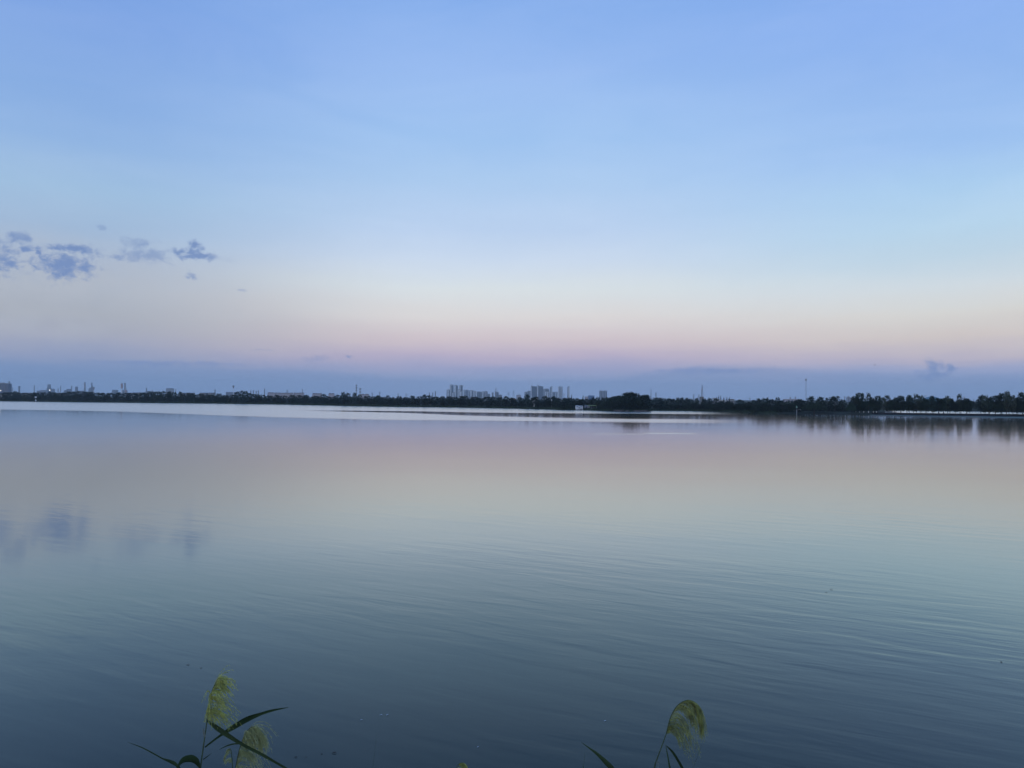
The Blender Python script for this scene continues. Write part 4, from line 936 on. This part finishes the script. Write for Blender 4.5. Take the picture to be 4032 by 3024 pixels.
# upright yellowish plume with crossing leaves
Y = 4.3; r, o = reed(740, Y, 'reed with upright yellowish plume and two crossing leaves')
stem(r, o, [o + Vector((0, 0, -.05)), pp(765, 3260, Y), pp(790, 3024, Y), pp(797, 2969, Y), pp(806, 2904, Y), pp(813, 2853, Y), pp(815, 2835, Y)])
ax = [pp(x, y, Y) for x, y in ((815, 2835), (822, 2795), (826, 2752), (835, 2719), (846, 2694), (861, 2666))]
plume(r, o, ax, 170, .21, m_plume, (1.0, 0, .25), 1, .3, 6, .95, 5)
plume(r, o, [pp(x, y, Y) for x, y in ((844, 2698), (858, 2690), (878, 2693), (893, 2703), (903, 2716))], 14, .03, m_plume, (.6, 0, -.3), 2, .2, 4)
leaf(r, o, ((816, 2838), (850, 2860), (884, 2882), (949, 2925), (1029, 2969), (1127, 3024), (1180, 3060)), Y - .01, Y - .25, (9, 27, 30, 19, 14, 12, 6))
leaf(r, o, ((806, 2942), (840, 2915), (870, 2893), (920, 2860), (974, 2829), (1029, 2809), (1065, 2798), (1100, 2791), (1136, 2785)), Y + .01, Y + .2, (8, 11, 13, 27, 28, 15, 13, 8, 2))
leaf(r, o, ((788, 3026), (770, 2999), (748, 2990), (722, 2996), (703, 3018), (690, 3040)), Y - .01, Y - .12, (6, 26, 34, 30, 14, 8))
leaf(r, o, ((712, 3034), (690, 3012), (668, 3000), (640, 2988), (600, 2966), (558, 2944), (505, 2923)), Y - .1, Y + .05, (14, 22, 17, 8, 8, 6, 1.5))
leaf(r, o, ((800, 2990), (815, 2979), (833, 2966)), Y, Y + .04, (6, 6, 1))
leaf(r, o, ((806, 2902), (802, 2885), (800, 2868)), Y - .01, Y - .03, (9, 8, 3), m_shea)
# pale hanging plume behind
Y = 4.6; r, o = reed(900, Y, 'reed with pale bushy plume hanging behind the crossing leaves')
stem(r, o, [o + Vector((0, 0, -.05)), pp(905, 3300, Y), pp(915, 3110, Y), pp(925, 3040, Y)])
ax = [pp(x, y, Y) for x, y in ((925, 3040), (934, 2990), (946, 2940), (962, 2896), (982, 2868), (1000, 2862), (1014, 2876), (1018, 2900))]
plume(r, o, ax, 330, .23, m_plume2, (.6, -.1, .0), 3, .2, 5, 1.1, 8)
plume(r, o, [pp(x, y, Y - .1) for x, y in ((918, 3060), (914, 2990), (908, 2950), (896, 2956), (884, 2985))], 26, .06, m_plume2, (-.4, 0, -.2), 4, .15, 4, 1.3)
leaf(r, o, ((1127, 3030), (1060, 2986), (1010, 2958), (968, 2937), (938, 2929), (902, 2934), (864, 2951)), Y - .45, Y - .35, (9, 9, 9, 8, 7, 6, 1.5))
# drooping green plume
Y = 4.3; r, o = reed(2530, Y, 'reed with heavy drooping green plume and slim leaves')
stem(r, o, [o + Vector((0, 0, -.05)), pp(2552, 3200, Y), pp(2577, 3024, Y), pp(2585, 2994, Y), pp(2605, 2940, Y), pp(2624, 2887, Y)])
ax = [pp(x, y, Y) for x, y in ((2624, 2887), (2628, 2868), (2643, 2817), (2668, 2777), (2703, 2757), (2733, 2763), (2750, 2785), (2755, 2812))]
plume(r, o, ax, 360, .25, m_plume3, (.22, -.06, -.12), 5, .10, 5, 1.7)
leaf(r, o, ((2621, 2932), (2627, 2960), (2633, 2990), (2640, 3030), (2648, 3090)), Y, Y - .06, (2, 8, 11, 14, 10))
leaf(r, o, ((2624, 2936), (2646, 2958), (2665, 2986), (2688, 3026), (2715, 3080)), Y, Y + .08, (3, 9, 10, 11, 8))
leaf(r, o, ((2722, 3040), (2738, 2998), (2750, 2966), (2764, 2931)), Y + .1, Y + .12, (6, 7, 5, 1))
leaf(r, o, ((2582, 3000), (2592, 3006), (2594, 3030)), Y, Y - .03, (6, 14, 12), m_shea)
# leafy reed without a plume
Y = 4.1; r, o = reed(2360, Y, 'plumeless reed showing one broad leaf tip and a thin one')
stem(r, o, [o + Vector((0, 0, -.05)), pp(2380, 3500, Y), pp(2420, 3250, Y), pp(2440, 3120, Y)])
leaf(r, o, ((2440, 3110), (2415, 3040), (2385, 3005), (2350, 2970), (2318, 2945), (2289, 2923)), Y, Y + .15, (14, 28, 26, 15, 7, 1.5))
leaf(r, o, ((2428, 3200), (2340, 3120), (2298, 3030), (2300, 2995), (2304, 2953)), Y, Y + .1, (10, 9, 7, 6, 1))
Y = 4.4; r, o = reed(1440, Y, 'single thin dark reed tip standing apart')
stem(r, o, [o + Vector((0, 0, -.05)), pp(1455, 3300, Y), pp(1462, 3120, Y)], .003)
leaf(r, o, ((1462, 3125), (1469, 3010), (1474, 2970), (1480, 2920), (1485, 2885)), Y, Y + .03, (6, 5, 5, 4, 1))
Y = 4.4; r, o = reed(1800, Y, 'reed whose rounded yellowish plume tip barely shows')
stem(r, o, [o + Vector((0, 0, -.05)), pp(1790, 3350, Y), pp(1785, 3160, Y)])
ax = [pp(x, y, Y) for x, y in ((1785, 3160), (1788, 3100), (1792, 3050), (1802, 3015), (1818, 3003), (1832, 3012), (1840, 3040))]
plume(r, o, ax, 130, .12, m_plume, (.35, -.05, -.1), 7, .12, 5, 1.3)

# ---------------------------------------------------------------- haze
hz = bpy.data.materials.new('haze'); hz.use_nodes = True; tt = hz.node_tree; tt.nodes.clear()
pv = N(tt, 'ShaderNodeVolumePrincipled'); pv.inputs['Color'].default_value = (0.80, 0.93, 1.0, 1); pv.inputs['Density'].default_value = 0.9e-4; pv.inputs['Anisotropy'].default_value = 0.0
tt.links.new(pv.outputs[0], N(tt, 'ShaderNodeOutputMaterial').inputs['Volume'])
mb = MB(); mb.box(-7600, 7600, -1500, 7200, -3.0, 150)
tag(mb.build('haze', hz), kind='stuff')
